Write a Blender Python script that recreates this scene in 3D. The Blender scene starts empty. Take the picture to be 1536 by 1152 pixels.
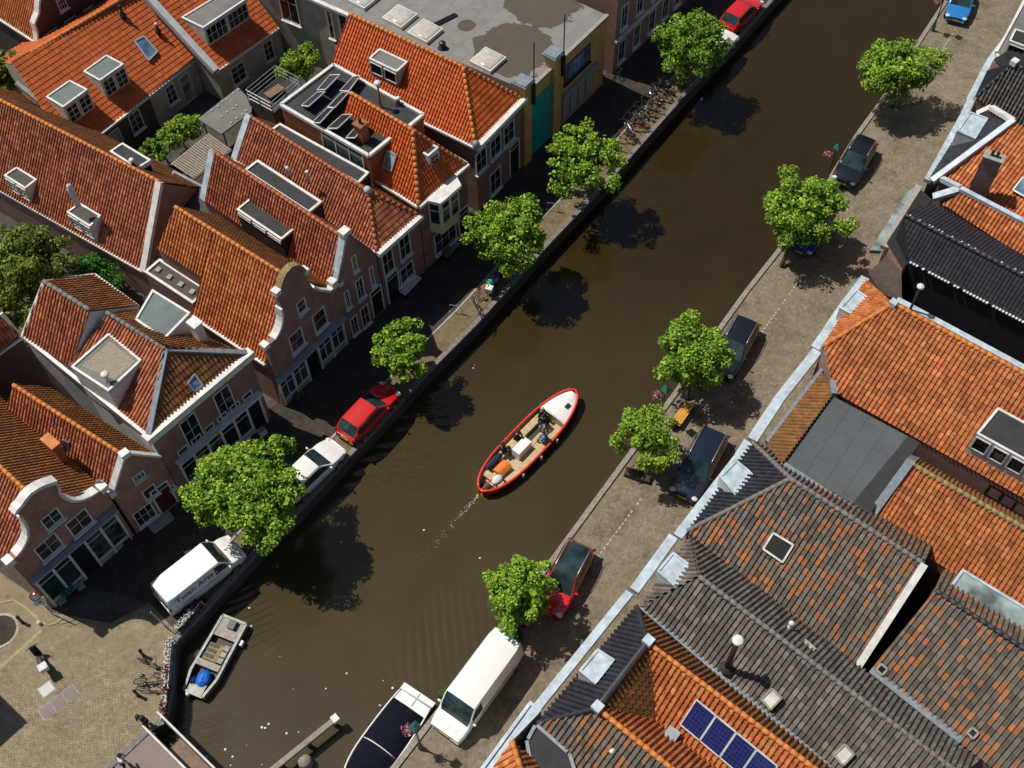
import bpy, bmesh, math, random
from mathutils import Vector, Matrix
random.seed(7)
SC=bpy.context.scene
COL=SC.collection
# ---------------------------------------------------------------- camera model
NX,NY,F,H=792.,1715.,1717.,58.
_dx,_dy=NX-768,NY-576
_d=math.hypot(_dx,_dy); TH=math.atan2(_d,F); GX,GY=_dx/_d,_dy/_d
CT,ST=math.cos(TH),math.sin(TH)
CAM=Vector((0,0,H))
def ray(px,py):
    u,v=px-768,py-576; a=u*GY-v*GX; b=u*GX+v*GY
    return Vector((a,F*ST-b*CT,-F*CT-b*ST))
def V(px,py,z=0.):
    r=ray(px,py); return CAM+r*((z-H)/r.z)
cd=bpy.data.cameras.new('camera'); cam=bpy.data.objects.new('camera',cd); COL.objects.link(cam)
R_=Vector((GY,-GX*CT,-GX*ST)); D_=Vector((GX,GY*-CT,GY*-ST)); D_=Vector((GX,-CT*GY,-ST*GY))
U_=-Vector((-GX,-CT*GY,-ST*GY))
# image v axis (down) expressed in world, right axis u
ux=Vector((GY,-CT*GX,-ST*GX)); vx=Vector((-GX,-CT*GY,-ST*GY))
fw=Vector((0,ST,-CT))
M=Matrix.Identity(4)
for i in range(3): M[i][0]=ux[i]; M[i][1]=-vx[i]; M[i][2]=-fw[i]; M[i][3]=CAM[i]
cam.matrix_world=M; cd.sensor_width=36; cd.lens=36*F/1536; cd.clip_end=600; SC.camera=cam
# ---------------------------------------------------------------- light
SUNAZ=math.atan2(-.9,.43); SUNEL=math.radians(60)
w=bpy.data.worlds.new('World'); SC.world=w; w.use_nodes=True
nt=w.node_tree; bg=nt.nodes['Background']; sky=nt.nodes.new('ShaderNodeTexSky'); sky.sky_type='NISHITA'
sky.sun_disc=False; sky.sun_elevation=SUNEL; sky.sun_rotation=SUNAZ
nt.links.new(sky.outputs[0],bg.inputs[0]); bg.inputs[1].default_value=.075
sl=bpy.data.lights.new('sun','SUN'); sl.energy=5; sl.angle=math.radians(.5); sl.color=(1,.95,.87)
so=bpy.data.objects.new('sun',sl); COL.objects.link(so); so.location=(-40,60,80)
sd=Vector((math.sin(SUNAZ)*math.cos(SUNEL),math.cos(SUNAZ)*math.cos(SUNEL),math.sin(SUNEL)))
so.rotation_euler=sd.to_track_quat('Z','Y').to_euler()
SC.view_settings.view_transform='Standard'; SC.view_settings.look='None'; SC.view_settings.exposure=-.05; SC.view_settings.gamma=1
# ---------------------------------------------------------------- materials
class NT:
    def __init__(s,name):
        s.m=bpy.data.materials.new(name); s.m.use_nodes=True; s.t=s.m.node_tree; s.b=s.t.nodes['Principled BSDF']; s.n=s.t.nodes; s.l=s.t.links
    def add(s,ty,**k):
        n=s.n.new(ty)
        for a,b in k.items(): setattr(n,a,b)
        return n
    def ln(s,a,b): s.l.new(a,b)
    def noise(s,scale,detail=4,vec=None,rough=.6):
        n=s.add('ShaderNodeTexNoise'); n.inputs['Scale'].default_value=scale; n.inputs['Detail'].default_value=detail; n.inputs['Roughness'].default_value=rough
        if vec is not None: s.ln(vec,n.inputs['Vector'])
        return n.outputs['Fac']
    def ramp(s,fac,stops,const=False):
        r=s.add('ShaderNodeValToRGB'); e=r.color_ramp.elements
        if const: r.color_ramp.interpolation='CONSTANT'
        while len(e)<len(stops): e.new(.5)
        for i,(p,c) in enumerate(stops):
            e[i].position=p; e[i].color=(*c,1) if not isinstance(c,(int,float)) else (c,c,c,1)
        s.ln(fac,r.inputs[0]); return r.outputs[0]
    def mix(s,fac,a,b,mode='MIX'):
        m=s.add('ShaderNodeMix',data_type='RGBA',blend_type=mode)
        for v,i in ((fac,0),(a,6),(b,7)):
            if isinstance(v,(int,float)): m.inputs[i].default_value=v
            elif isinstance(v,tuple): m.inputs[i].default_value=(*v,1)
            else: s.ln(v,m.inputs[i])
        return m.outputs[2]
    def math(s,op,a,b=0):
        m=s.add('ShaderNodeMath',operation=op)
        for i,v in enumerate((a,b)):
            if isinstance(v,(int,float)): m.inputs[i].default_value=v
            else: s.ln(v,m.inputs[i])
        return m.outputs[0]
    def pos(s): return s.add('ShaderNodeNewGeometry').outputs['Position']
    def uv(s): return s.add('ShaderNodeUVMap').outputs[0]
    def bump(s,h,st=.3,dist=.02):
        b=s.add('ShaderNodeBump'); b.inputs['Strength'].default_value=st; b.inputs['Distance'].default_value=dist
        s.ln(h,b.inputs['Height']); s.ln(b.outputs[0],s.b.inputs['Normal'])
    def col(s,c):
        if isinstance(c,tuple): s.b.inputs['Base Color'].default_value=(*c,1)
        else: s.ln(c,s.b.inputs['Base Color'])
    def set(s,rough=.6,metal=0,spec=.5,coat=0):
        s.b.inputs['Roughness'].default_value=rough; s.b.inputs['Metallic'].default_value=metal; s.b.inputs['Specular IOR Level'].default_value=spec; s.b.inputs['Coat Weight'].default_value=coat
MATS={}
def plain(name,c,rough=.6,metal=0,coat=0,var=.25,scale=3.,spec=.5,bump=0):
    if name in MATS: return MATS[name]
    k=NT(name); n=k.noise(scale,6,k.pos())
    lo=tuple(x*(1-var) for x in c); hi=tuple(min(1,x*(1+var*.6)) for x in c)
    k.col(k.ramp(n,[(.3,lo),(.7,hi)])); k.set(rough,metal,spec,coat)
    if bump: k.bump(k.noise(scale*9,3,k.pos()),bump,.02)
    MATS[name]=k.m; return k.m
def tile(name,stops,stain=(.05,.04,.03),stamt=.35,moss=None,rough=.75,stscale=.6):
    k=NT(name); uv=k.uv()
    fl=k.add('ShaderNodeVectorMath',operation='FLOOR'); k.ln(uv,fl.inputs[0])
    wn=k.add('ShaderNodeTexWhiteNoise',noise_dimensions='3D'); k.ln(fl.outputs[0],wn.inputs['Vector'])
    cl=k.noise(.9,4,k.pos(),.6); base=k.ramp(k.math('ADD',k.math('MULTIPLY',wn.outputs['Value'],.8),k.math('MULTIPLY',k.math('SUBTRACT',cl,.3),.5)),stops)
    # each tile has its own little tone shift
    sep=k.add('ShaderNodeSeparateColor'); k.ln(wn.outputs['Color'],sep.inputs[0])
    val=k.ramp(sep.outputs[1],[(0,.82),(1,1.08)])
    base=k.mix(1,base,val,'MULTIPLY')
    n=k.noise(stscale,6,k.pos(),.7); st=k.ramp(n,[(.42,0.),(.72,1.)])
    base=k.mix(k.math('MULTIPLY',st,stamt),base,stain)
    if moss:
        m=k.ramp(k.noise(1.7,8,k.pos(),.75),[(.45,0.),(.62,1.)])
        base=k.mix(k.math('MULTIPLY',m,moss[1]),base,moss[0])
    f=k.noise(38,4,k.pos()); base=k.mix(1,base,k.ramp(f,[(.3,.78),(.75,1.1)]),'MULTIPLY')
    k.col(base); k.set(rough,0,.3); k.bump(k.noise(60,3,k.pos()),.25,.01)
    MATS[name]=k.m; return k.m
def brick(name,c1,c2,mortar,scale=1.,rough=.85,stain=.35,bw=.21,bh=.065,uvm=True,msize=.01):
    k=NT(name); vec=k.uv() if uvm else k.pos()
    b=k.add('ShaderNodeTexBrick'); k.ln(vec,b.inputs['Vector']); b.inputs['Scale'].default_value=scale
    b.inputs['Color1'].default_value=(*c1,1); b.inputs['Color2'].default_value=(*c2,1); b.inputs['Mortar'].default_value=(*mortar,1)
    b.inputs['Brick Width'].default_value=bw; b.inputs['Row Height'].default_value=bh; b.inputs['Mortar Size'].default_value=msize
    n=k.ramp(k.noise(.9,8,k.pos(),.7),[(.3,1-stain),(.7,1.1)])
    n2=k.ramp(k.noise(9,5,k.pos()),[(.3,.8),(.7,1.1)])
    k.col(k.mix(1,k.mix(1,b.outputs['Color'],n,'MULTIPLY'),n2,'MULTIPLY')); k.set(rough,0,.25); MATS[name]=k.m; return k.m
def glass(name,c=(.012,.018,.02),rough=.06):
    k=NT(name); n=k.noise(.9,2,k.pos()); ob=k.add('ShaderNodeObjectInfo').outputs['Random']; k.col(k.mix(k.math('MULTIPLY',k.math('GREATER_THAN',ob,.72 if 'window' in name or 'green' in name or 'screen' in name else 2.),k.ramp(k.noise(2.2,2,k.pos()),[(.45,0.),(.6,.55)])),k.ramp(n,[(.35,tuple(x*.5 for x in c)),(.7,tuple(x*1.8 for x in c))]),(.16,.15,.13))); k.set(rough,0,.4); MATS[name]=k.m; return k.m
# ---------------------------------------------------------------- mesh builder
SPLIT={'pane','plinth','shoulder_stone','gable_stone','ridge_cover','eave_tile','gutter','shop_panel'}
class MB:
    def __init__(s): s.v=[]; s.f=[]; s.u=[]
    def face(s,pts,uv=None):
        i=len(s.v); s.v+= [Vector(p) for p in pts]; s.f.append(tuple(range(i,i+len(pts))))
        if uv is None:
            p=[Vector(q) for q in pts]; n=(p[1]-p[0]).cross(p[2]-p[0])
            if abs(n.z)>.7*max(n.length,1e-9): uv=[(q.x,q.y) for q in p]
            else:
                e=Vector((-n.y,n.x,0)); e=e.normalized() if e.length>1e-9 else Vector((1,0,0))
                uv=[(q.dot(e),q.z) for q in p]
        s.u.append(uv)
    def grid(s,rows,close=False,uvs=None):
        for a in range(len(rows)-1):
            n=len(rows[a])
            for b in range(n if close else n-1):
                c=(b+1)%n; s.face([rows[a][b],rows[a][c],rows[a+1][c],rows[a+1][b]])
    def prism(s,poly,z0,z1=None,top=True,bottom=False,inset=0):
        """poly: list of 3D points (its own z is the top unless z1); walls fall to z0"""
        p=[Vector(q) for q in poly]
        ar=sum(p[i].x*p[(i+1)%len(p)].y-p[(i+1)%len(p)].x*p[i].y for i in range(len(p)))
        if ar<0: p=p[::-1]
        if inset:
            c=sum(p,Vector())/len(p)
            p=[q+Vector((c.x-q.x,c.y-q.y,0)).normalized()*inset for q in p]
        t=[Vector((q.x,q.y,q.z if z1 is None else z1)) for q in p]; b=[Vector((q.x,q.y,z0)) for q in p]
        for i in range(len(p)):
            j=(i+1)%len(p); s.face([b[i],b[j],t[j],t[i]])
        if top: s.face(t)
        if bottom: s.face(b[::-1])
    def box(s,c,sx,sy,sz,rz=0,ax=None):
        """centre c, full sizes, rotation about z (or axes triple)"""
        c=Vector(c)
        if ax is None: X=Vector((math.cos(rz),math.sin(rz),0)); Y=Vector((-X.y,X.x,0)); Z=Vector((0,0,1))
        else: X,Y,Z=ax
        P=lambda a,b,d:c+X*(a*sx/2)+Y*(b*sy/2)+Z*(d*sz/2)
        for q in (((-1,-1,1),(1,-1,1),(1,1,1),(-1,1,1)),((-1,1,-1),(1,1,-1),(1,-1,-1),(-1,-1,-1)),((-1,-1,-1),(1,-1,-1),(1,-1,1),(-1,-1,1)),((1,1,-1),(-1,1,-1),(-1,1,1),(1,1,1)),((1,-1,-1),(1,1,-1),(1,1,1),(1,-1,1)),((-1,1,-1),(-1,-1,-1),(-1,-1,1),(-1,1,1))):
            s.face([P(*k) for k in q])
    def beam(s,a,b,wd,ht,up=Vector((0,0,1)),z=0):
        a,b=Vector(a),Vector(b); X=(b-a); L=X.length
        if L<1e-6: return
        X/=L; Y=up.cross(X); Y=Y.normalized() if Y.length>1e-6 else Vector((1,0,0)); Z=X.cross(Y)
        s.box((a+b)/2+Z*z,L,wd,ht,ax=(X,Y,Z))
    def tube(s,pts,r,n=8,cap=True):
        pts=[Vector(p) for p in pts]; rr=r if isinstance(r,(list,tuple)) else [r]*len(pts); rows=[]
        for i,p in enumerate(pts):
            t=(pts[min(i+1,len(pts)-1)]-pts[max(i-1,0)]).normalized()
            a=Vector((0,0,1)) if abs(t.z)<.9 else Vector((1,0,0)); x=t.cross(a).normalized(); y=t.cross(x)
            rows.append([p+(x*math.cos(2*math.pi*k/n)+y*math.sin(2*math.pi*k/n))*rr[i] for k in range(n)])
        s.grid([q[::-1] for q in rows],True)
        if cap: s.face(rows[0][::-1][::-1]); s.face(rows[-1][::-1])
    def lathe(s,c,prof,n=14,ax=None):
        c=Vector(c); X,Y,Z=ax or (Vector((1,0,0)),Vector((0,1,0)),Vector((0,0,1)))
        s.grid([[c+X*(r*math.cos(2*math.pi*k/n))+Y*(r*math.sin(2*math.pi*k/n))+Z*z for k in range(n)] for r,z in prof],True)
    def blob(s,c,rx,ry,rz,n=10,m=6,jit=0):
        s.lathe((0,0,0),[(math.sin(math.pi*i/m)*1+1e-4,-math.cos(math.pi*i/m)) for i in range(m+1)],n) if False else None
        rows=[]
        for i in range(m+1):
            t=math.pi*i/m; rows.append([Vector(c)+Vector((rx*math.sin(t)*math.cos(2*math.pi*k/n),ry*math.sin(t)*math.sin(2*math.pi*k/n),-rz*math.cos(t)))*(1+jit*(random.random()-.5)) for k in range(n)])
        s.grid(rows,True)
    def tiles(s,poly,pitch=.225,row=.33,amp=.09,step=.035,lift=.015):
        p=[Vector(q) for q in poly]; n=Vector()
        for i in range(len(p)): n+=(p[i]-p[0]).cross(p[(i+1)%len(p)]-p[0])
        n.normalize()
        if n.z<0: n=-n
        eu=Vector((0,0,1)).cross(n)
        eu=eu.normalized() if eu.length>1e-4 else Vector((1,0,0))
        ev=n.cross(eu); o=min(p,key=lambda q:q.z); c0=sum(p,Vector())/len(p)
        q=[((a-o).dot(eu),(a-o).dot(ev)) for a in p]; h0=(c0-o).dot(n)*0
        u0=min(a[0] for a in q); u1=max(a[0] for a in q); v0=min(a[1] for a in q); v1=max(a[1] for a in q)
        us=[];prof=[(0,0.),(.28,0.),(.36,.5),(.46,.93),(.6,1.),(.74,.93),(.84,.5),(.92,0.)]
        i0=int(math.floor(u0/pitch)); i1=int(math.ceil(u1/pitch))
        for i in range(i0,i1):
            for t,hh in prof: us.append(((i+t)*pitch,hh*amp))
        us.append((i1*pitch,0.))
        vs=[]; k0=int(math.floor(v0/row)); k1=int(math.ceil(v1/row))
        for k in range(k0,k1): vs+=[(k*row+.002,step),((k+1)*row-.002,0.)]
        bm=bmesh.new(); g=[[bm.verts.new((a,b,h+hs+lift)) for a,h in us] for b,hs in vs]
        for r in range(len(vs)-1):
            for c in range(len(us)-1): bm.faces.new((g[r][c],g[r][c+1],g[r+1][c+1],g[r+1][c]))
        ar=sum(q[i][0]*q[(i+1)%len(q)][1]-q[(i+1)%len(q)][0]*q[i][1] for i in range(len(q)))
        if ar<0: q=q[::-1]
        for i in range(len(q)):
            a=Vector((*q[i],0)); b=Vector((*q[(i+1)%len(q)],0)); e=b-a
            if e.length<1e-5: continue
            no=Vector((e.y,-e.x,0)).normalized()
            bmesh.ops.bisect_plane(bm,geom=bm.verts[:]+bm.edges[:]+bm.faces[:],plane_co=a,plane_no=no,clear_outer=True)
        bm.verts.index_update(); base=len(s.v); ru=random.randint(0,900); 
        for vv in bm.verts: s.v.append(o+eu*vv.co.x+ev*vv.co.y+n*vv.co.z)
        for fc in bm.faces:
            s.f.append(tuple(base+x.index for x in fc.verts))
            cu=sum(x.co.x for x in fc.verts)/len(fc.verts)/pitch; cv=sum(x.co.y for x in fc.verts)/len(fc.verts)/row
            s.u.append([(math.floor(cu)+.5+ru,math.floor(cv)+.5)]*len(fc.verts))
        bm.free()
    def ridge(s,a,b,r=.13,seg=.36):
        a,b=Vector(a),Vector(b); L=(b-a).length; n=max(1,int(L/seg)); t=(b-a)/n
        for i in range(n):
            k=len(s.u); s.tube([a+t*i,a+t*(i+1.06)],[r*1.08,r*.9],8)
            for j in range(k,len(s.u)): s.u[j]=[(i+.5+a.x*7,3.5)]*len(s.f[j])
    def build(s,name,mat,parent=None,smooth=False,label=None,cat=None,group=None,kind=None,local=False):
        if name in SPLIT and parent is not None and len(s.f)>6 and all(len(f)==4 for f in s.f) and len(s.f)%6==0 and len(s.v)==4*len(s.f):
            o=None
            for i in range(0,len(s.f),6):
                m=MB(); m.v=s.v[i*4:i*4+24]; m.f=[tuple(range(q*4,q*4+4)) for q in range(6)]; m.u=s.u[i:i+6]; o=m.build(name,mat,parent,smooth,label,cat,group,kind,local)
            return o
        off=Vector()
        if parent is not None and not local:
            p=parent
            while p: off+=p.location; p=p.parent
        me=bpy.data.meshes.new(name)
        org=Vector()
        if parent is None and not local and s.v:
            xs=[q.x for q in s.v]; ys=[q.y for q in s.v]; org=Vector(((min(xs)+max(xs))/2,(min(ys)+max(ys))/2,min(q.z for q in s.v)))
            off=org
        me.from_pydata([q-off for q in s.v],[],s.f); me.update()
        ul=me.uv_layers.new(name='UVMap'); fl=[c for f in s.u for q in f for c in q]
        ul.data.foreach_set('uv',fl)
        if smooth: me.polygons.foreach_set('use_smooth',[True]*len(me.polygons))
        me.materials.append(mat); o=bpy.data.objects.new(name,me); COL.objects.link(o)
        if smooth or True:
            bm=bmesh.new(); bm.from_mesh(me); bmesh.ops.remove_doubles(bm,verts=bm.verts,dist=.0005); bm.to_mesh(me); bm.free()
        if parent is not None: o.parent=parent
        else: o.location=org
        tag(o,label,cat,group,kind); return o
def tag(o,label=None,cat=None,group=None,kind=None):
    if label: o['label']=label
    if cat: o['category']=cat
    if group: o['group']=group
    if kind: o['kind']=kind
def empty(name,loc,label,cat,group=None,rz=0):
    o=bpy.data.objects.new(name,None); COL.objects.link(o); o.location=loc; o.rotation_euler=(0,0,rz); o.empty_display_size=.3
    tag(o,label,cat,group); return o
def copy_tree(o,loc=None,rz=None,label=None,parent=None):
    c=o.copy(); COL.objects.link(c); c.parent=parent
    if loc is not None: c.location=loc
    if rz is not None: c.rotation_euler=(0,0,rz)
    if label: c['label']=label
    for ch in list(o.children): copy_tree(ch,parent=c)
    return c
def poly_clip(pl,p): return p
def plane_pts(spec):
    """points given as Vector, (px,py,z) or (px,py): the last kind lies on the plane of the first three full points"""
    full=[q if isinstance(q,Vector) else (V(*q) if len(q)==3 else None) for q in spec]
    k=[q for q in full if q is not None][:3]; n=(k[1]-k[0]).cross(k[2]-k[0])
    out=[]
    for q,sp in zip(full,spec):
        if q is None:
            r=ray(*sp); q=CAM+r*((k[0]-CAM).dot(n)/r.dot(n))
        out.append(q)
    return out
class Fac:
    """a vertical facade plane through two picture points taken at height z0"""
    def __init__(s,a,b,z0=0):
        A=a if isinstance(a,Vector) else V(*a,z0); B=b if isinstance(b,Vector) else V(*b,z0); A=Vector((A.x,A.y,0)); B=Vector((B.x,B.y,0))
        s.A=A; s.w=(B-A).length; s.d=(B-A)/s.w; s.n=Vector((s.d.y,-s.d.x,0)); s.k=-s.n
    def xyz(s,u,z,back=0): return s.A+s.d*u+s.k*back+Vector((0,0,z))
    def pt(s,px,py,o=0):
        r=ray(px,py); t=(s.A+s.n*o-CAM).dot(s.n)/r.dot(s.n); p=CAM+r*t
        return (p-s.A).dot(s.d),p.z
    def ax(s): return (s.d,s.n,Vector((0,0,1)))
    def rect(s,mb,u0,z0,u1,z1,o0,o1):
        mb.box(s.xyz((u0+u1)/2,(z0+z1)/2,-(o0+o1)/2),u1-u0,o1-o0,z1-z0,ax=s.ax())
    def window(s,par,u0,z0,u1,z1,cols=2,rows=2,frame='white_paint',pane='window_glass',fr=.075,sill=True,name='window'):
        if u0>u1: u0,u1=u1,u0
        if z0>z1: z0,z1=z1,z0
        g=MB(); s.rect(g,u0+fr*.8,z0+fr*.8,u1-fr*.8,z1-fr*.8,.0,.02)
        m=MB(); s.rect(m,u0,z0,u0+fr,z1,-.02,.07); s.rect(m,u1-fr,z0,u1,z1,-.02,.07)
        s.rect(m,u0+fr,z0,u1-fr,z0+fr,-.02,.068); s.rect(m,u0+fr,z1-fr,u1-fr,z1,-.02,.068)
        for i in range(1,cols): x=u0+(u1-u0)*i/cols; s.rect(m,x-.018,z0+fr,x+.018,z1-fr,.0,.03)
        for i in range(1,rows): x=z0+(z1-z0)*i/rows; s.rect(m,u0+fr,x-.018,u1-fr,x+.018,.0,.027)
        if sill: s.rect(m,u0-.08,z0-.08,u1+.08,z0-.005,-.02,.2)
        o=m.build(name,MATS[frame],par); g.build('pane',MATS[pane],o); return o
    def winpx(s,par,a,b,**k):
        u0,z0=s.pt(*a); u1,z1=s.pt(*b); return s.window(par,u0,z0,u1,z1,**k)
    def door(s,par,u0,z0,u1,z1,mat='dark_door'):
        m=MB(); s.rect(m,u0,z0,u1,z1,-.01,.03); d=m.build('door',MATS[mat],par)
        f=MB(); s.rect(f,u0-.1,z0,u0,z1,-.02,.07); s.rect(f,u1,z0,u1+.1,z1,-.02,.07); s.rect(f,u0-.1,z1,u1+.1,z1+.1,-.02,.072); s.rect(f,u0,z1-.42,u1,z1-.36,.03,.06)
        f.build('frame',MATS['white_paint'],d); h=MB(); s.rect(h,u1-.14,1.0,u1-.08,1.12,.03,.08); h.build('handle',MATS['steel'],d); return d
# ---------------------------------------------------------------- shared materials
plain('white_paint',(.61,.60,.56),.5,var=.24,scale=2.5)
plain('white_wall',(.52,.52,.50),.8,var=.22,scale=1.2)
plain('pale_blue',(.42,.49,.53),.5,var=.34,scale=2.2)
plain('grey_zinc',(.30,.33,.36),.45,metal=.15,var=.22,scale=2.5)
plain('grey_stucco',(.33,.31,.26),.9,var=.25,scale=1.3,bump=.3)
plain('bitumen',(.03,.029,.031),.85,var=.35,scale=1.2)
plain('slate_felt',(.075,.085,.088),.8,var=.18,scale=.7)
plain('grey_felt',(.155,.15,.138),.9,var=.3,scale=.55)
plain('green_felt',(.13,.155,.15),.85,var=.25,scale=.8)
plain('black_tar',(.010,.010,.013),.75,var=.3)
plain('black_paint',(.012,.012,.013),.4)
plain('dark_door',(.012,.016,.014),.35)
plain('maroon_paint',(.06,.008,.01),.45)
plain('dark_brown',(.03,.022,.018),.6)
plain('wood_deck',(.16,.11,.065),.75,var=.35,scale=4)
plain('steel',(.45,.45,.45),.3,metal=.9)
plain('yellow_wall',(.50,.31,.095),.85,var=.25,scale=1.)
plain('yellow_paint',(.55,.50,.34),.6,var=.1)
plain('stone',(.30,.28,.24),.85,var=.3,scale=5,bump=.2)
plain('teal_paint',(.015,.36,.31),.5)
plain('moss_stone',(.26,.19,.08),.9,var=.4,scale=6)
plain('rust_panel',(.26,.085,.03),.7,var=.25)
plain('dark_green',(.01,.055,.04),.4)
plain('lead',(.21,.24,.27),.5,metal=.2,var=.3,scale=4)
glass('window_glass'); glass('green_glass',(.03,.06,.055)); glass('sky_glass',(.10,.17,.26),.1); glass('pale_glass',(.17,.21,.20),.15); glass('screen_glass',(.012,.03,.032),.04)
brick('brick_brown',(.27,.135,.11),(.35,.18,.145),(.25,.19,.16))
brick('brick_red',(.34,.15,.105),(.42,.195,.145),(.30,.24,.2))
brick('brick_dark',(.075,.048,.04),(.11,.07,.055),(.09,.08,.07))
tile('tile_red',[(0,(.25,.07,.033)),(.4,(.36,.105,.046)),(.75,(.46,.155,.07)),(1,(.56,.24,.12))],stamt=.4)
tile('tile_orange',[(0,(.36,.095,.03)),(.5,(.52,.16,.048)),(1,(.64,.26,.09))],stamt=.3,stain=(.12,.05,.02))
tile('tile_bright',[(0,(.46,.085,.016)),(.5,(.55,.11,.02)),(1,(.64,.16,.035))],stamt=.22,stain=(.22,.07,.02),rough=.6)
tile('tile_new',[(0,(.43,.095,.022)),(.6,(.50,.115,.026)),(1,(.55,.135,.03))],stamt=.2,stain=(.25,.06,.02),rough=.6)
tile('tile_moss',[(0,(.20,.065,.03)),(.5,(.32,.11,.04)),(1,(.44,.19,.06))],moss=((.16,.115,.025),.65),stamt=.4)
tile('tile_blend',[(0,(.078,.066,.053)),(.35,(.13,.112,.092)),(.58,(.175,.148,.118)),(.66,(.20,.15,.10)),(.73,(.28,.12,.055)),(1,(.42,.16,.055))],stamt=.22)
tile('tile_grey',[(0,(.085,.077,.068)),(.5,(.14,.124,.106)),(.93,(.21,.186,.16)),(.97,(.23,.17,.13)),(1,(.34,.12,.045))],stamt=.25)
tile('tile_black',[(0,(.014,.014,.020)),(.5,(.022,.022,.031)),(1,(.034,.033,.044))],stamt=.3,rough=.6)
tile('tile_mossy',[(0,(.14,.055,.025)),(.5,(.24,.09,.03)),(1,(.36,.13,.04))],moss=((.13,.10,.02),.8),stamt=.3)
tile('tile_weathered',[(0,(.26,.075,.028)),(.3,(.43,.125,.038)),(.8,(.56,.18,.055)),(.93,(.6,.25,.09)),(.96,(.16,.15,.13)),(1,(.2,.2,.18))],stamt=.4,stain=(.07,.05,.03),moss=((.16,.09,.02),.35))
plain('ridge_orange',(.52,.17,.035),.7,var=.3,scale=3)
plain('ridge_red',(.36,.10,.035),.7,var=.35,scale=3)
plain('ridge_grey',(.16,.145,.13),.8,var=.3,scale=4)
plain('ridge_black',(.03,.03,.034),.6,var=.3)
# ---------------------------------------------------------------- house kit
def planar(p):
    """lay the corners of a roof slope exactly on one plane, moving them only up or down"""
    p=[Vector(q) for q in p]; n=Vector()
    for i in range(len(p)): n+=(p[i]-p[0]).cross(p[(i+1)%len(p)]-p[0])
    c=sum(p,Vector())/len(p)
    return [Vector((q.x,q.y,c.z-(n.x*(q.x-c.x)+n.y*(q.y-c.y))/n.z)) for q in p]
def roofing(root,slopes,ridges=(),ridge='ridge_red',gutters=(),gmat='white_paint',wall='brick_brown',z0=0.,walls=True,pitch=.225,row=.33,amp=.085):
    """slopes: [(polygon, tile material)]; every slope also stands on its own piece of wall"""
    slopes=[(planar(p),t) for p,t in slopes]
    if walls:
        m=MB()
        for p,_ in slopes: m.prism([q-Vector((0,0,.06)) for q in p],z0)
        m.build('wall',MATS[wall],root)
    by={}
    for p,t in slopes: by.setdefault(t,MB()).tiles(p,pitch,row,amp)
    first=None
    for t,m in by.items():
        o=m.build('roof',MATS[t],root); first=first or o
    if ridges:
        m=MB()
        for a,b in ridges: m.ridge(a+Vector((0,0,.06)),b+Vector((0,0,.06)))
        m.build('ridge_cap',MATS[ridge],first,smooth=True)
    if gutters:
        m=MB()
        for a,b in gutters: m.beam(a,b,.2,.15,z=-.02)
        m.build('gutter',MATS[gmat],root)
    return first
def gable(root,f,s0,s1,sr,ze0,ze1,zr,d0,d1,mat,wall='brick_brown',mat2=None,ridge='ridge_red',gutters=True,hip=0,cap=True,**k):
    X=f.xyz; d=d0+.0
    A,B=X(s0,ze0,d0),X(s0,ze0,d1); C,D=X(s1,ze1,d0),X(s1,ze1,d1); R0,R1=X(sr,zr,d0+hip),X(sr,zr,d1)
    sl=[([A,R0,R1,B],mat),([C,D,R1,R0],mat2 or mat)]
    rd=[(R0,R1)]
    if hip: sl.append(([A,C,R0],mat)); rd+=[(A,R0),(C,R0)]
    g=[(A-f.d*.1,B-f.d*.1),(C+f.d*.1,D+f.d*.1)] if gutters else []
    if hip: g.append((A+f.n*.1,C+f.n*.1))
    return roofing(root,sl,rd if cap else (),ridge,g,wall=wall,**k),(A,B,C,D,R0,R1)
def flat(root,poly,z0,top='bitumen',wall='white_wall',rim='white_paint',rw=.16,rh=.14,name='flat_roof',drop=.0,part=None):
    """a flat roofed box: wall (part) > roof deck, rim"""
    p=[Vector(q) for q in poly]
    m=MB(); m.prism(p,z0,top=False)
    o=m.build(name if part else 'wall',MATS[wall],root)
    par=o if part else root
    t=MB(); t.prism([q+Vector((0,0,-drop)) for q in p],p[0].z-.3-drop,inset=.03); r=t.build('flat_roof',MATS[top],par)
    if rim:
        m=MB()
        c=sum(p,Vector())/len(p)
        for i in range(len(p)):
            a,b=p[i],p[(i+1)%len(p)]; e=(b-a).normalized(); q=Vector((-e.y,e.x,0)); q=q if (c-a).dot(q)>0 else -q
            m.beam(a+q*rw*.4+e*(.0 if i%2 else rw*.9),b+q*rw*.4-e*(.0 if i%2 else rw*.9),rw,rh,z=rh*.5-.04)
        m.build('rim',MATS[rim],par if part else r)
    return o
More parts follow.
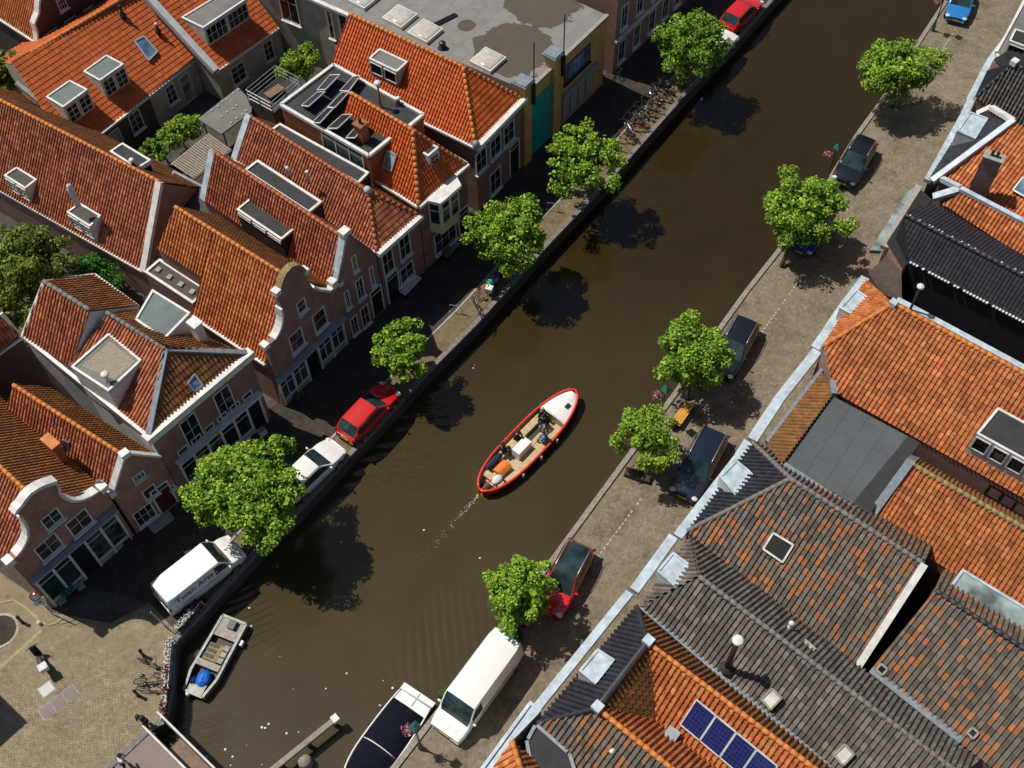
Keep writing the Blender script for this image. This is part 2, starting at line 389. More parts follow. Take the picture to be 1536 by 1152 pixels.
def dormer(root,poly,zb,front,n,cols=2,rows=2,top='bitumen',wall='white_paint',rim='white_paint',pane='window_glass',zl=None,name='dormer'):
    """box dormer; front=(i,j) polygon corners of its window side, n windows"""
    o=flat(root,poly,zb,top,wall,rim,.13,.12,name=name,part=True)
    a,b=Vector(poly[front[0]]),Vector(poly[front[1]]); zt=a.z; f=Fac(a,b)
    c=sum((Vector(q) for q in poly),Vector())/len(poly)
    if (c-a).dot(f.n)>0: f=Fac(b,a)
    zl=zl if zl is not None else zt-1.2; g=MB(); m=MB(); W=f.w/n
    for i in range(n):
        u0,u1=i*W+.08,(i+1)*W-.08; z0,z1=zl,zt-.12
        f.rect(g,u0+.05,z0+.05,u1-.05,z1-.05,.0,.02)
        f.rect(m,u0,z0,u0+.06,z1,-.01,.06); f.rect(m,u1-.06,z0,u1,z1,-.01,.06); f.rect(m,u0+.06,z0,u1-.06,z0+.06,-.01,.06); f.rect(m,u0+.06,z1-.06,u1-.06,z1,-.01,.06)
        for k in range(1,cols): x=u0+(u1-u0)*k/cols; f.rect(m,x-.02,z0,x+.02,z1,.0,.04)
        for k in range(1,rows): x=z0+(z1-z0)*k/rows; f.rect(m,u0,x-.02,u1,x+.02,.0,.036)
    m.build('window_frame',MATS['white_paint'],o); g.build('pane',MATS[pane],o); return o
def skylight(root,quad,mat='sky_glass',frame='grey_zinc',lift=.2):
    q=[Vector(x) for x in quad]; n=(q[1]-q[0]).cross(q[2]-q[0]).normalized(); n=n if n.z>0 else -n
    q=[x+n*lift for x in q]; m=MB()
    for i in range(4):
        m.beam(q[i],q[(i+1)%4],.09,.1,up=n)
    o=m.build('skylight',MATS[frame],root); g=MB(); g.face(q); c=sum(q,Vector())/4
    b=[x-n*.1 for x in q]
    for i in range(4): g.face([b[i],b[(i+1)%4],q[(i+1)%4],q[i]])
    g.build('pane',MATS[mat],o); return o
def chimney(root,px,py,zb,zt,sx=.5,sy=.5,rz=.8,mat='brick_red',cap='stone',pots=1,name='chimney'):
    b=V(px,py,zb); m=MB(); m.box((b.x,b.y,(zb+zt)/2-.4),sx,sy,zt-zb+.8,rz); o=m.build(name,MATS[mat],root)
    m=MB(); m.box((b.x,b.y,zt+.05),sx+.12,sy+.12,.1,rz); m.build('cap',MATS[cap],o)
    if pots:
        m=MB()
        for i in range(pots):
            t=(i-(pots-1)/2)*.3; c=b+Vector((math.cos(rz)*t,math.sin(rz)*t,0)); m.lathe((c.x,c.y,zt+.1),[(.1,0),(.08,.28),(.12,.3),(.05,.32)],8)
        m.build('chimney_pot',MATS['black_paint'],o,smooth=True)
    return o
def flue(root,px,py,zb,h,r=.07,mat='steel',head=.17,hm='white_paint',hh=.16):
    b=V(px,py,zb); m=MB(); m.tube([b-Vector((0,0,.4)),b+Vector((0,0,h))],r,8); m.lathe(b,[(r*2.6,-.05),(r*1.4,.15),(r,.2)],8); o=m.build('flue_pipe',MATS[mat],root,smooth=True)
    m=MB(); m.lathe(b+Vector((0,0,h)),[(.01,-.02),(head,0),(head,hh*.6),(head*.75,hh),(.01,hh*1.15)],12); m.build('cowl',MATS[hm],o,smooth=True); return o
def gable_wall(root,f,outline,mat,th=.34,name='gable_wall',o=.02):
    """shaped gable standing on the facade plane; outline in (s,z), runs over the top from left to right"""
    m=MB(); L=[f.xyz(u,z,-o) for u,z in outline]; B=[f.xyz(u,z,th) for u,z in outline]
    m.face(L); m.face(B[::-1])
    for i in range(len(L)):
        j=(i+1)%len(L); m.face([L[i],B[i],B[j],L[j]])
    return m.build(name,MATS[mat],root)
def coping(par,f,line,mat='white_paint',wd=.5,ht=.13,name='coping',back=.16):
    m=MB()
    R=[]
    for i,(u,z) in enumerate(line):
        a=line[max(i-1,0)]; b=line[min(i+1,len(line)-1)]; t=Vector((b[0]-a[0],b[1]-a[1])); t.normalize(); nn=Vector((-t.y,t.x))
        R.append([f.xyz(u+nn.x*k,z+nn.y*k,bk) for k,bk in ((-.02,back-wd/2),(ht,back-wd/2),(ht,back+wd/2),(-.02,back+wd/2))])
    m.grid(R,True); m.face(R[0]); m.face(R[-1][::-1]); return m.build(name,MATS[mat],par)
def shopfront(root,f,u0,u1,z1,bays,frame='white_paint',pane='green_glass',corn='grey_zinc',base='grey_stucco'):
    """timber shop front: fascia, posts, panes"""
    m=MB(); f.rect(m,u0,z1-.35,u1,z1,.0,.1); n=len(bays); W=(u1-u0)/n
    for i in range(n+1): x=u0+W*i; f.rect(m,x-.07,0,x+.07,z1-.35,.0,.12)
    for i,k in enumerate(bays):
        if k!='d': f.rect(m,u0+W*i+.07,.5,u0+W*(i+1)-.07,.6,.0,.11)
        if k=='w':
            x=u0+W*(i+.5); f.rect(m,x-.025,.6,x+.025,z1-.35,.03,.07)
        if k!='d': f.rect(m,u0+W*i+.07,z1-1.0,u0+W*(i+1)-.07,z1-.95,.03,.07)
    o=m.build('shopfront',MATS[frame],root)
    g=MB(); b=MB(); d=MB()
    for i,k in enumerate(bays):
        x0,x1=u0+W*i+.07,u0+W*(i+1)-.07
        if k=='d': f.rect(d,x0,0,x1,z1-.35,.0,.03)
        else: f.rect(g,x0,.6,x1,z1-.35,.0,.03); f.rect(b,x0,0,x1,.5,.0,.07)
    if g.v: g.build('pane',MATS[pane],o)
    if b.v: b.build('plinth',MATS[base],o)
    if d.v: d.build('door',MATS['dark_door'],o)
    m=MB(); f.rect(m,u0-.15,z1,u1+.15,z1+.14,-.02,.42); f.rect(m,u0-.1,z1-.1,u1+.1,z1-.005,-.02,.25); m.build('cornice',MATS[corn],o); return o
def arc(cx,cz,r0,r1,a0,a1,n=10):
    return [(cx+r0*math.cos(math.radians(a0+(a1-a0)*i/n)),cz+r1*math.sin(math.radians(a0+(a1-a0)*i/n))) for i in range(n+1)]
def bez(p,n=8):
    out=[]
    for i in range(n+1):
        t=i/n; q=[Vector(x) for x in p]
        while len(q)>1: q=[q[j].lerp(q[j+1],t) for j in range(len(q)-1)]
        out.append((q[0].x,q[0].y))
    return out
def px_line(f,pts): return [f.pt(*p) for p in pts]
# ================================================================ houses on the left bank
def base(f,s=None): return f.xyz(f.w/2 if s is None else s,0,3)
HS='houses along the canal'
f1=Fac((75,915),(202,802)); f2=Fac((205,800),(263,757)); f3=Fac((224,654),(372,530),6.7); f4=Fac((425,610),(520,515)); f5=Fac((520,515),(580,460)); f6=Fac((580,460),(640,405)); f7=Fac((640,405),(706,345)); f8=Fac((724,312),(789,242)); f9=Fac((790,239),(926,104)); f12=Fac((240,190),(305,138))
# --- bell gable corner house
h=empty('gabled_house',base(f1),'brown brick corner house with white trimmed bell gable and dark shop windows facing the square','house',HS)
gable(h,f1,.12,5.78,2.9,5.0,5.0,7.75,.3,13,'tile_red','brick_red','tile_moss','ridge_orange',gutters=False)
o1=px_line(f1,[(15.6,844),(25,834),(34,823),(40,812),(43,802),(42,792),(39,784),(32.5,775),(24.7,770.4),(28,764),(34,758),(40,749),(47,741),(56,735),(65,730.6),(75,727),(83.3,724.6),(86,731),(87,740),(92,746),(100,750),(107,752),(115,752),(125,749.5),(135.4,745),(146,738.4),(156,733)])
gw=gable_wall(h,f1,[(o1[-1][0],0),(o1[0][0],0)][::-1][:1]+o1+[(o1[-1][0],0)],'brick_red')
coping(gw,f1,o1[1:8]); coping(gw,f1,o1[8:17],ht=.2); coping(gw,f1,o1[17:26])
m=MB()
for u,z in (o1[0],o1[-1]): f1.rect(m,u-.22,z-.25,u+.22,z+.2,-.4,.1)
m.build('shoulder_stone',MATS['white_paint'],gw)
for a,b in (((70.2,796),(83.9,759.4)),((110.3,806),(126.7,760.4)),((63.8,842.6),(80.7,797))): f1.winpx(h,a,b,cols=2,rows=2,pane='green_glass')
shopfront(h,f1,.35,5.55,3.5,['g','g','d','g','g'],pane='screen_glass')
skylight(h,[f1.xyz(3.9,6.4,5.2),f1.xyz(4.7,5.7,5.2),f1.xyz(4.7,5.7,6.3),f1.xyz(3.9,6.4,6.3)],'pale_glass','dark_green')
# --- narrow gabled house
h=empty('gabled_house',base(f2),'narrow low red brick house with plain pointed gable and maroon doors','house',HS)
f2.k=(V(62,604,6.5)-V(187,684,6.5)).normalized()
gable(h,f2,.1,3.05,1.62,4.5,4.7,6.5,.25,8.4,'tile_red','brick_red','tile_moss','ridge_orange',gutters=False)
o2=[(.02,4.55),(1.5,6.75),(1.78,6.75),(3.1,4.85)]
gw=gable_wall(h,f2,[(.02,0)]+o2+[(3.1,0)],'brick_red',.25); coping(gw,f2,o2[:2],wd=.4,back=.1,ht=.1); coping(gw,f2,o2[2:],wd=.4,back=.1,ht=.1)
m=MB(); f2.rect(m,1.4,6.65,1.88,7.0,-.3,.1); f2.rect(m,-.1,4.4,.25,4.75,-.3,.1); m.build('gable_stone',MATS['white_paint'],gw)
for a,b,c in (((201.4,724),(214.2,704),3),((208.7,791),(224.2,752),3),((255,735),(260.7,725),1)): f2.winpx(h,a,b,cols=c,rows=2 if c==3 else 1)
f2.winpx(h,(218.7,751),(229.7,724),cols=1,rows=1,pane='maroon_paint')
f2.door(h,1.75,.15,2.75,2.6,'maroon_paint')
m=MB(); f2.rect(m,.6,0,2.0,.16,0,.75); m.build('doorstep',MATS['stone'],h)
chimney(h,99,697,4.6,7.0,.42,.9,math.radians(49),'rust_panel','ridge_orange',0)
skylight(h,[V(140,730,5.2),V(150,733,5.0),V(156,720,5.6),V(148,716,5.8)],'sky_glass'); skylight(h,[V(93,673,5.2),V(101,676,5.0),V(103,660,5.7),V(95,656,5.9)],'pale_glass')
# --- white corner-roofed house
h=empty('white_house',base(f3),'tall white plastered house with hipped red roofs and a gravelled flat roof box','house',HS)
A,B=f3.xyz(-.05,6.7,0),f3.xyz(6.95,6.7,0); P1=f3.xyz(3.49,9.0,1.9); P2=V(161,470,9.0)
C_=V(107,549,6.7); D_=V(203,470,6.7)
L2=V(34,503,6.7); L1=V(66,423,9.5); R2=V(135,466,9.5); E1=V(141,412,7.2); E2=V(207,460,7.2)
roofing(h,[([A,P1,P2,C_],'tile_red'),([B,D_,P2,P1],'tile_moss'),([A,B,P1],'tile_moss'),([L2,C_,R2,L1],'tile_red'),([E1,E2,R2,L1],'tile_moss')],[(P1,P2),(L1,R2)],'ridge_grey',[(L2,A),(E1,E2),(L2,L1),(L1,E1)],wall='white_wall',row=.4)
m=MB(); m.beam(P1+Vector((0,0,.08)),A+Vector((0,0,.08)),.3,.1); m.beam(P1+Vector((0,0,.08)),B+Vector((0,0,.08)),.3,.1); m.build('hip_flashing',MATS['lead'],h)
m=MB(); m.beam(A-f3.d*.25+f3.n*.02,B+f3.d*.2+f3.n*.02,.55,.5,z=-.1); m.build('eaves_fascia',MATS['white_paint'],h)
m=MB(); f3.rect(m,-.02,0,6.95,6.42,-.05,.006); m.build('brick_front',MATS['brick_brown'],h)
z=8.4; dormer(h,[V(107,551,z),V(164,500,z),V(213,541,z),V(163,588,z)],5.6,(2,3),1,1,1,'grey_felt','white_wall',pane='white_wall',zl=7.5)
plain('gravel',(.27,.235,.17),.95,var=.4,scale=14)
m=MB(); g=[V(122,549,z+.01),V(165,512,z+.01),V(203,542,z+.01),V(172,569,z+.01)]; m.prism(g,z-.03); m.build('gravel',MATS['gravel'],h)
z=8.3; dormer(h,[V(203,480,z),V(229,435,z),V(286,470,z),V(246,511,z)],6.4,(2,3),1,1,1,'green_felt','white_wall',pane='white_wall',zl=7.9)
chimney(h,305,517,6.6,8.6,.5,.6,math.radians(49),'white_paint','white_paint',0); flue(h,163,572,8.4,.6,head=.22)
skylight(h,[V(281,573,7.9),V(291,586,7.4),V(303,576,7.5),V(291,560,8.0)],'sky_glass','grey_zinc')
for a,b in (((332,629),(341,574.3)),((283.9,672),(290.4,616))): f3.winpx(h,a,b,cols=2,rows=2)
shopfront(h,f3,.7,6.6,3.1,['g','g','g','g','g','d'],pane='window_glass',corn='white_paint'); 
for i in range(6): f3.window(h,.9+i*.95,3.35,1.6+i*.95,3.85,1,1,fr=.07,sill=False)
# --- bell gable house in the middle of the row
h=empty('gabled_house',base(f4),'brown brick house with mossy topped bell gable over a green glazed shop front','house',HS)
X=f4.xyz; r0=X(3.2,8.75,.3); r1=X(3.2,8.75,9.3)
sl=[([X(.02,4.3,.3),r0,X(3.2,8.75,6.2),X(.02,4.3,6.2)],'tile_orange'),([X(1.5,6.35,6.2),X(3.2,8.75,6.2),r1,X(1.5,6.35,9.9)],'tile_orange'),([X(5.9,5.2,.3),X(5.9,5.2,9.9),r1,r0],'tile_moss')]
roofing(h,sl,[(r0,r1)],'ridge_orange',[(X(-.08,4.3,.3),X(-.08,4.3,6.2))],wall='brick_brown')
flat(h,[X(.3,5.0,6.25),X(1.55,5.0,6.25),X(1.55,5.0,10.3),X(.3,5.0,10.3)],0,'dark_brown','brick_brown')
for i in range(4): m=MB(); c=X(.9,5.06,6.9+i*.95); m.box(c,.3,.34,.12,f4.w); m.build('roof_light',MATS['stone'],h)
o4=px_line(f4,[(399.6,519.6),(412.6,509),(418,500),(421.8,491),(424,482),(424.4,474),(422,462),(419,452),(417,439),(421,434),(424.4,423),(427,416),(430,410),(437.4,401.5),(446.5,398.5),(454,402),(459.5,407.6),(462,420.6),(468.6,431),(473,434),(479,436),(493.4,437.6),(499,434),(504,430),(511,425)])
gw=gable_wall(h,f4,[(.02,0)]+o4+[(o4[-1][0],0)],'brick_brown')
coping(gw,f4,o4[1:7]); coping(gw,f4,o4[9:17],'moss_stone',wd=.4,ht=.08); coping(gw,f4,o4[18:])
m=MB()
for u,z in (o4[0],o4[8],o4[16],o4[-1]): f4.rect(m,u-.2,z-.2,u+.2,z+.14,-.38,.08)
m.build('shoulder_stone',MATS['white_paint'],gw)
for a,b in (((447.4,473),(455.6,443.9)),((438.3,531.4),(450.2,488.6)),((473,500.4),(484.8,457.6))): f4.winpx(h,a,b,cols=1,rows=2)
shopfront(h,f4,.15,5.75,2.75,['w','w','d','w','w'],pane='green_glass')
# --- pointed gable house with black dormer
h=empty('gabled_house',base(f5),'slim brown brick house with pale coping, curled shoulder and a black box dormer','house',HS)
gable(h,f5,0,3.45,1.62,5.5,5.5,8.3,.25,11.2,'tile_red','brick_brown','tile_red','ridge_red',gutters=False)
o5=px_line(f5,[(503,428),(506,420),(509,406),(513,388),(519,353),(526,353.5),(539.5,363.7),(557,376.5),(563,382)])
gw=gable_wall(h,f5,[(.0,0),(0,o5[0][1])]+o5[1:]+[(3.6,0)],'brick_brown',.3); coping(gw,f5,o5[1:5],'pale_blue',wd=.5); coping(gw,f5,o5[5:],'brick_brown',wd=.45,ht=.06)
m=MB(); f5.rect(m,1.35,8.75,1.95,9.05,-.4,.1); f5.rect(m,-.15,5.55,.3,6.1,-.4,.1); m.build('gable_stone',MATS['white_paint'],gw)
for a,b in (((529.5,409.3),(532.2,380.1)),((536.8,451.2),(542.2,412.9)),((556.8,431.1),(557.7,397.4)),((519.4,464),(521.3,433)),((528.6,504),(534,470.3)),((544,492.2),(550.4,454))): f5.winpx(h,a,b,cols=2,rows=2,fr=.08)
f5.door(h,2.55,.1,3.4,2.5)
X=f5.xyz; dormer(h,[X(-.12,7.1,3.85),X(1.2,7.1,3.85),X(1.2,7.1,7.65),X(-.12,7.1,7.65)],5.3,(0,3),3,1,1,'bitumen','black_tar','white_paint',zl=6.72)
flat(h,[X(2.15,7.45,3.8),X(3.3,7.45,3.8),X(3.3,7.45,9.3),X(2.15,7.45,9.3)],5.2,'bitumen','black_tar',name='roof_box',part=1)
m=MB(); m.beam(X(-.05,5.55,11.2),X(1.62,8.4,11.2),.45,.2); m.build('rear_coping',MATS['pale_blue'],h)
# --- hipped house with bench
h=empty('hipped_house',base(f6),'small brown brick house with hipped red roof and white eaves board above two sash windows','house',HS)
_,g=gable(h,f6,0,3.75,1.88,5.35,5.35,7.55,.05,12.4,'tile_red','brick_brown','tile_moss','ridge_red',hip=2.15)
m=MB(); m.lathe(g[4]+Vector((0,0,.1)),[(.2,-.1),(.24,.1),(.15,.26),(.01,.3)],8); m.build('finial',MATS['pale_blue'],h,smooth=True)
z=7.2; flat(h,[V(402,199,z),V(420,186,z),V(554,260,z),V(537,277,z)],5.4,'bitumen','black_tar',name='roof_box',part=1)
m=MB(); f6.rect(m,-.1,5.15,3.85,5.45,-.05,.3); m.build('eaves_fascia',MATS['white_paint'],h)
for a,b in (((576,415.6),(586.9,370)),((600.6,392),(612.4,345.5)),((601.5,429.3),(617.9,388.3))): f6.winpx(h,a,b,cols=2,rows=2)
f6.door(h,.3,.1,1.25,2.6)
flue(h,433,262,7.5,.5,.06,head=.12); flue(h,463,268,7.4,.5,.06,head=.12)
m=MB(); m.beam(f6.xyz(0,5.4,12.4),f6.xyz(1.88,7.7,12.4),.45,.2); m.build('rear_coping',MATS['pale_blue'],h)
# --- bay window house
h=empty('bay_window_house',base(f7),'bay windowed brown house with orange hipped roof and solar panels on a flat roof box','house',HS)
_,g=gable(h,f7,0,4.4,2.2,6.1,6.1,9.35,.05,7.3,'tile_bright','brick_brown','tile_orange','ridge_orange',hip=2.1)
X=f7.xyz; z=8.35; bx=[X(-.35,z,3.5),X(1.62,z,3.5),X(1.62,z,4.4),X(2.8,z,4.4),X(2.8,z,3.3),X(4.3,z,3.3),X(4.1,z,10.8),X(-.6,z,10.8)]
m=MB(); m.prism([bx[0],bx[1],bx[6]*0+X(1.62,z,10.8),bx[7]],0,top=False); m.prism([X(1.62,z,5),X(2.8,z,5),X(2.8,z,10.8),X(1.62,z,10.8)],0,top=False); m.prism([X(2.8,z,3.3),bx[5],bx[6],X(2.8,z,10.8)],0,top=False)
ext=m.build('roof_extension',MATS['rust_panel'],h)
m=MB(); m.prism([X(-.35,z,3.5),X(1.6,z,3.5),X(1.6,z,10.8),bx[7]],z-.3); m.prism([X(1.6,z-.004,6.6),X(2.85,z-.004,6.6),X(2.85,z-.004,10.8),X(1.6,z-.004,10.8)],z-.3); m.prism([X(2.85,z,3.3),bx[5],bx[6],X(2.85,z,10.8)],z-.3); m.build('flat_roof',MATS['bitumen'],ext)
m=MB()
for a,b in ((bx[1],bx[0]),(bx[0],bx[7]),(bx[7],bx[6]),(bx[6],bx[5]),(bx[5],bx[4])): m.beam(a,b,.2,.22,z=.05)
m.build('rim',MATS['white_paint'],ext)
fx=Fac(bx[7],bx[0]); m=MB(); q=MB()
for i in range(3): fx.rect(q,3.4+i*1.12,6.75,4.4+i*1.12,8.05,.0,.03); fx.rect(m,3.33+i*1.12,6.7,3.42+i*1.12,8.1,0,.06)
fx.rect(m,6.69,6.7,6.78,8.1,0,.06); m.build('window_frame',MATS['white_paint'],ext); q.build('pane',MATS['green_glass'],ext)
def solar(root,quad,name='solar_panel',fr='steel',mat='panel_dark',ev='white_paint',th=.05):
    q=[Vector(x) for x in quad]; m=MB(); n=(q[1]-q[0]).cross(q[3]-q[0]).normalized(); n=n if n.z>0 else -n
    b=[x-n*th for x in q]; m.face(q)
    for i in range(4): m.face([b[i],b[(i+1)%4],q[(i+1)%4],q[i]])
    m.face(b[::-1]); o=m.build(name,MATS[mat],root)
    m=MB()
    for i in range(4): m.beam(q[i],q[(i+1)%4],.06,.06,up=n)
    m.build('panel_frame',MATS[ev],o); return o
plain('panel_dark',(.03,.024,.026),.35)
for L0,L1,R1,R0 in (((476,135),(495,113),(510,112),(488.5,134.5)),((452.6,158.5),(476,138.4),(487.8,137.7),(463,159.8)),((510,136.4),(530,115),(540.5,113.6),(523.6,136.4)),((491.7,161),(513,139),(524.3,137.7),(502,161.8)),((468.3,184),(491.7,161.8),(500.8,161.8),(480,184.6)),((490.8,192.7),(514,172),(528.5,172),(506.4,192.7)),((519.4,207),(540,183.6),(553,183.6),(532.4,207))):
    solar(h,[V(*L0,z+.12),V(*L1,z+.12),V(*R1,z+.6),V(*R0,z+.6)])
chimney(h,547,226,7.4,9.6,.6,.6,math.radians(50),'rust_panel','rust_panel',1); flue(h,571,161,8.3,1.9,.07,'rust_panel',.22); flue(h,598,158,8.3,.5,.12,'black_paint',.16)
X=f7.xyz; m=MB()
skylight(h,[X(.62,6.95,2.6),X(.62,6.95,3.3),X(1.2,7.85,3.3),X(1.2,7.85,2.6)],'pale_glass')
dormer(h,[X(2.0,8.15,.85),X(2.95,8.15,.85),X(2.95,8.15,1.9),X(2.0,8.15,1.9)],6.4,(0,1),1,1,1,'bitumen',zl=7.1)
# the bay itself
bp=[(.75,0),(1.05,.75),(2.7,.75),(3.1,0)]; m=MB(); m.prism([X(a,5.95,-b) for a,b in bp]+[X(3.1,5.95,.05),X(.75,5.95,.05)],3.1,bottom=True); by=m.build('bay_window',MATS['yellow_paint'],h)
g=MB(); m=MB()
for i in range(3):
    p,q=bp[i],bp[i+1]; f=Fac(X(p[0],0,-p[1]),X(q[0],0,-q[1])); n=2 if i==1 else 1
    for k in range(n):
        u0=f.w*k/n+.06; u1=f.w*(k+1)/n-.06; f.rect(g,u0+.04,4.0,u1-.04,5.7,.0,.02); f.rect(m,u0,5.15,u1,5.22,0,.05); f.rect(m,u0-.04,3.95,u0+.04,5.75,0,.06); f.rect(m,u1-.04,3.95,u1+.04,5.75,0,.06)
g.build('pane',MATS['window_glass'],by); m.build('window_frame',MATS['white_paint'],by)
m=MB(); m.prism([X(a+(.15 if a>2 else -.15),6.2,-b-.18) for a,b in bp]+[X(3.3,6.2,.05),X(.55,6.2,.05)],5.96,bottom=True); m.beam(X(-.05,6.1,-.06),X(.6,6.1,-.06),.25,.2); m.beam(X(3.25,6.1,-.06),X(4.5,6.1,-.06),.25,.2); m.build('cornice',MATS['white_paint'],h)
f7.window(h,.9,.6,3.0,2.5,3,2); f7.door(h,3.35,.1,4.2,2.6)
# --- large hipped house
h=empty('hipped_house',base(f8),'tall grey fronted house with big bright orange hipped roof beside the flat roofed hall','house',HS)
_,g=gable(h,f8,-.45,4.75,2.4,6.1,6.1,9.05,.0,12,'tile_bright','brick_brown','tile_orange','ridge_orange',hip=2.84)
m=MB(); f8.rect(m,-.6,5.95,4.95,6.25,-.05,.35); m.build('eaves_fascia',MATS['white_paint'],h)
for a,b in (((714,263),(728.5,216.5)),((735,242),(750.4,196.5)),((755,222),(770.4,176.5)),((735,295),(750,247))): f8.winpx(h,a,b,cols=2,rows=2)
f8.door(h,3.3,.1,4.3,2.9)
X=f8.xyz; dormer(h,[X(.35,8.3,6.6),X(1.5,8.3,6.6),X(1.5,8.3,8.9),X(.35,8.3,8.9)],6.6,(0,3),2,1,1,'grey_felt','grey_stucco',zl=7.3)
m=MB(); m.lathe(X(-.5,6.2,-.1),[(.24,0),(.24,.35),(.1,.45),(.01,.5)],8); m.build('hopper_head',MATS['lead'],h,smooth=True)
# --- flat roofed hall
h=empty('hall',f9.xyz(4,0,6),'long flat roofed hall with dome skylights, yellow front and turquoise doors','building')
X=f9.xyz; zr=6.15; p0=X(.1,zr); p1=X(9.45,zr); pl=[p0,p1,p1-f9.n*26,V(380,-34,zr),V(468,0,zr),V(527,26,zr)]
m=MB(); m.prism(pl,0,top=False); m.build('wall',MATS['grey_stucco'],h)
k=NT('hall_felt'); ps=k.pos(); n2=k.noise(1.3,6,ps); c=k.ramp(n2,[(.3,(.17,.163,.15)),(.7,(.225,.215,.198))]); wob=k.noise(.55,5,ps)
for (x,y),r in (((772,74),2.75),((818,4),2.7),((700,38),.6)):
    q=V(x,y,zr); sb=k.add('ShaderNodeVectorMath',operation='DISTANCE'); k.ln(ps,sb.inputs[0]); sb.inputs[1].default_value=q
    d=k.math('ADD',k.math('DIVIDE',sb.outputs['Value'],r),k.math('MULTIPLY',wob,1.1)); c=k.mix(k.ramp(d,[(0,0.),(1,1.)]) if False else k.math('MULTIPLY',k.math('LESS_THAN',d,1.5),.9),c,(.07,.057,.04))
sm_=k.add('ShaderNodeTexBrick'); mp=k.add('ShaderNodeMapping'); mp.inputs['Rotation'].default_value[2]=-.9; k.ln(ps,mp.inputs[0]); k.ln(mp.outputs[0],sm_.inputs[0]); sm_.inputs['Scale'].default_value=1; sm_.inputs['Brick Width'].default_value=7; sm_.inputs['Row Height'].default_value=1.05; sm_.inputs['Mortar Size'].default_value=.03; sm_.inputs['Color1'].default_value=(1,1,1,1); sm_.inputs['Color2'].default_value=(.93,.93,.94,1); sm_.inputs['Mortar'].default_value=(.8,.8,.8,1); c=k.mix(1,c,sm_.outputs[0],'MULTIPLY'); k.col(c); k.set(.85,0,.3); MATS['hall_felt']=k.m
m=MB(); m.prism(pl,zr-.25,inset=.05); m.build('flat_roof',MATS['hall_felt'],h)
m=MB(); 
m.beam(p0,p1,.25,.14,z=.02); m.build('rim',plain('hall_rim',(.27,.25,.22),.8),h); m=MB()
for a,b in ((pl[3],pl[4]),(pl[4],pl[5])): m.beam(a,b,.3,.2,z=.06)
m.build('rim',MATS['white_paint'],h)
m=MB(); f9.rect(m,.1,0,9.4,zr-.3,-.05,.012); fr=m.build('yellow_front',MATS['yellow_wall'],h)
m=MB(); f9.rect(m,.2,.05,2.75,4.9,.05,.09)
for i in range(8): f9.rect(m,.26+i*.32,.1,.34+i*.32,4.8,.09,.14)
m.build('sliding_door',MATS['teal_paint'],h)
f9.window(h,4.3,3.6,7.4,5.2,6,2,'dark_brown','sky_glass',name='stained_window')
m=MB()
for i in range(4): f9.rect(m,4.2+i*.95,.3,4.95+i*.95,2.6,.05,.1)
f9.rect(m,4.1,2.65,8.4,2.85,.05,.3); m.build('shop_panel',MATS['stone'],h)
for s in (-.2,3.15):
    m=MB(); f9.rect(m,s-.4,0,s+.4,7.0,-.5,.3); o=m.build('pillar',MATS['yellow_wall'],h); m=MB(); f9.rect(m,s-.55,7.0,s+.55,7.16,-.7,.45); f9.rect(m,s-.48,7.16,s+.48,7.26,-.6,.38); m.build('cap',MATS['lead'],o)
    m=MB(); c=X(s+.42,0,-.42); m.tube([c+Vector((0,0,5.4)),c+Vector((0,0,10.2))],.045,6); m.tube([c+Vector((0,0,5.2)),c+Vector((0,0,6.9))],.14,8); m.build('flag_pole',MATS['black_paint'],o)
fl=Fac(V(380,-34,0+zr),V(527,26,zr)); 
for (a,b,cc) in (((425,28),(440,-22),2),((496,56),(497,17),1),((514,64),(520,24),1)): fl.winpx(h,a,b,cols=cc,rows=2,pane='window_glass')
for px,py in ((600,28),(638,50),(732,93),(545,0),(470,-30)):
    c=V(px,py,zr); m=MB(); m.box(c+Vector((0,0,.12)),1.75,1.75,.3,math.radians(52)); o=m.build('dome_skylight',MATS['white_paint'],h); m=MB(); R=math.radians(52)
    rows=[]
    for t in range(6):
        a=t/5*math.pi/2; r=math.cos(a)*1.12; rows.append([c+Vector((math.cos(R+math.pi/4+q*math.pi/2)*r,math.sin(R+math.pi/4+q*math.pi/2)*r,.28+.22*math.sin(a))) for q in range(4)])
    m.grid(rows,True); m.build('dome',MATS['dome'] if 'dome' in MATS else plain('dome',(.45,.43,.38),.15),o,smooth=True)
m=MB(); m.beam(V(648,37,zr+.1),V(683,20,zr+.1),.08,.1); m.beam(V(652,39,zr+.1),V(686,22,zr+.1),.08,.1); m.build('pipe_bracket',MATS['black_paint'],h)
flue(h,664,72,zr,.35,.16,'black_paint',.24,'black_paint')
# --- dark houses further along
fA=Fac((918,112),(985,46)); fB=Fac((985,46),(1075,-45))
for f,nm,wl,zt in ((fA,'narrow dark pink fronted house standing past the yellow hall','brick_red',7.4),(fB,'dark brick house at the far end of the shaded left street','brick_brown',6.4)):
    h=empty('town_house',base(f),nm,'house',HS); X=f.xyz
    flat(h,[X(.03,zt,0),X(f.w-.03,zt,0),X(f.w-.03,zt,9),X(.03,zt,9)],0,'bitumen',wl)
    n=max(1,int(f.w/1.6))
    for i in range(n):
        for q,(a,b) in enumerate(((.6,2.5),(3.6,5.6))):
            u=f.w*(i+.5)/n; f.window(h,u-.45,a,u+.45,b,2,2)
    m=MB(); f.rect(m,0,2.9,f.w,3.1,.0,.2); m.build('cornice',MATS['white_paint'],h)
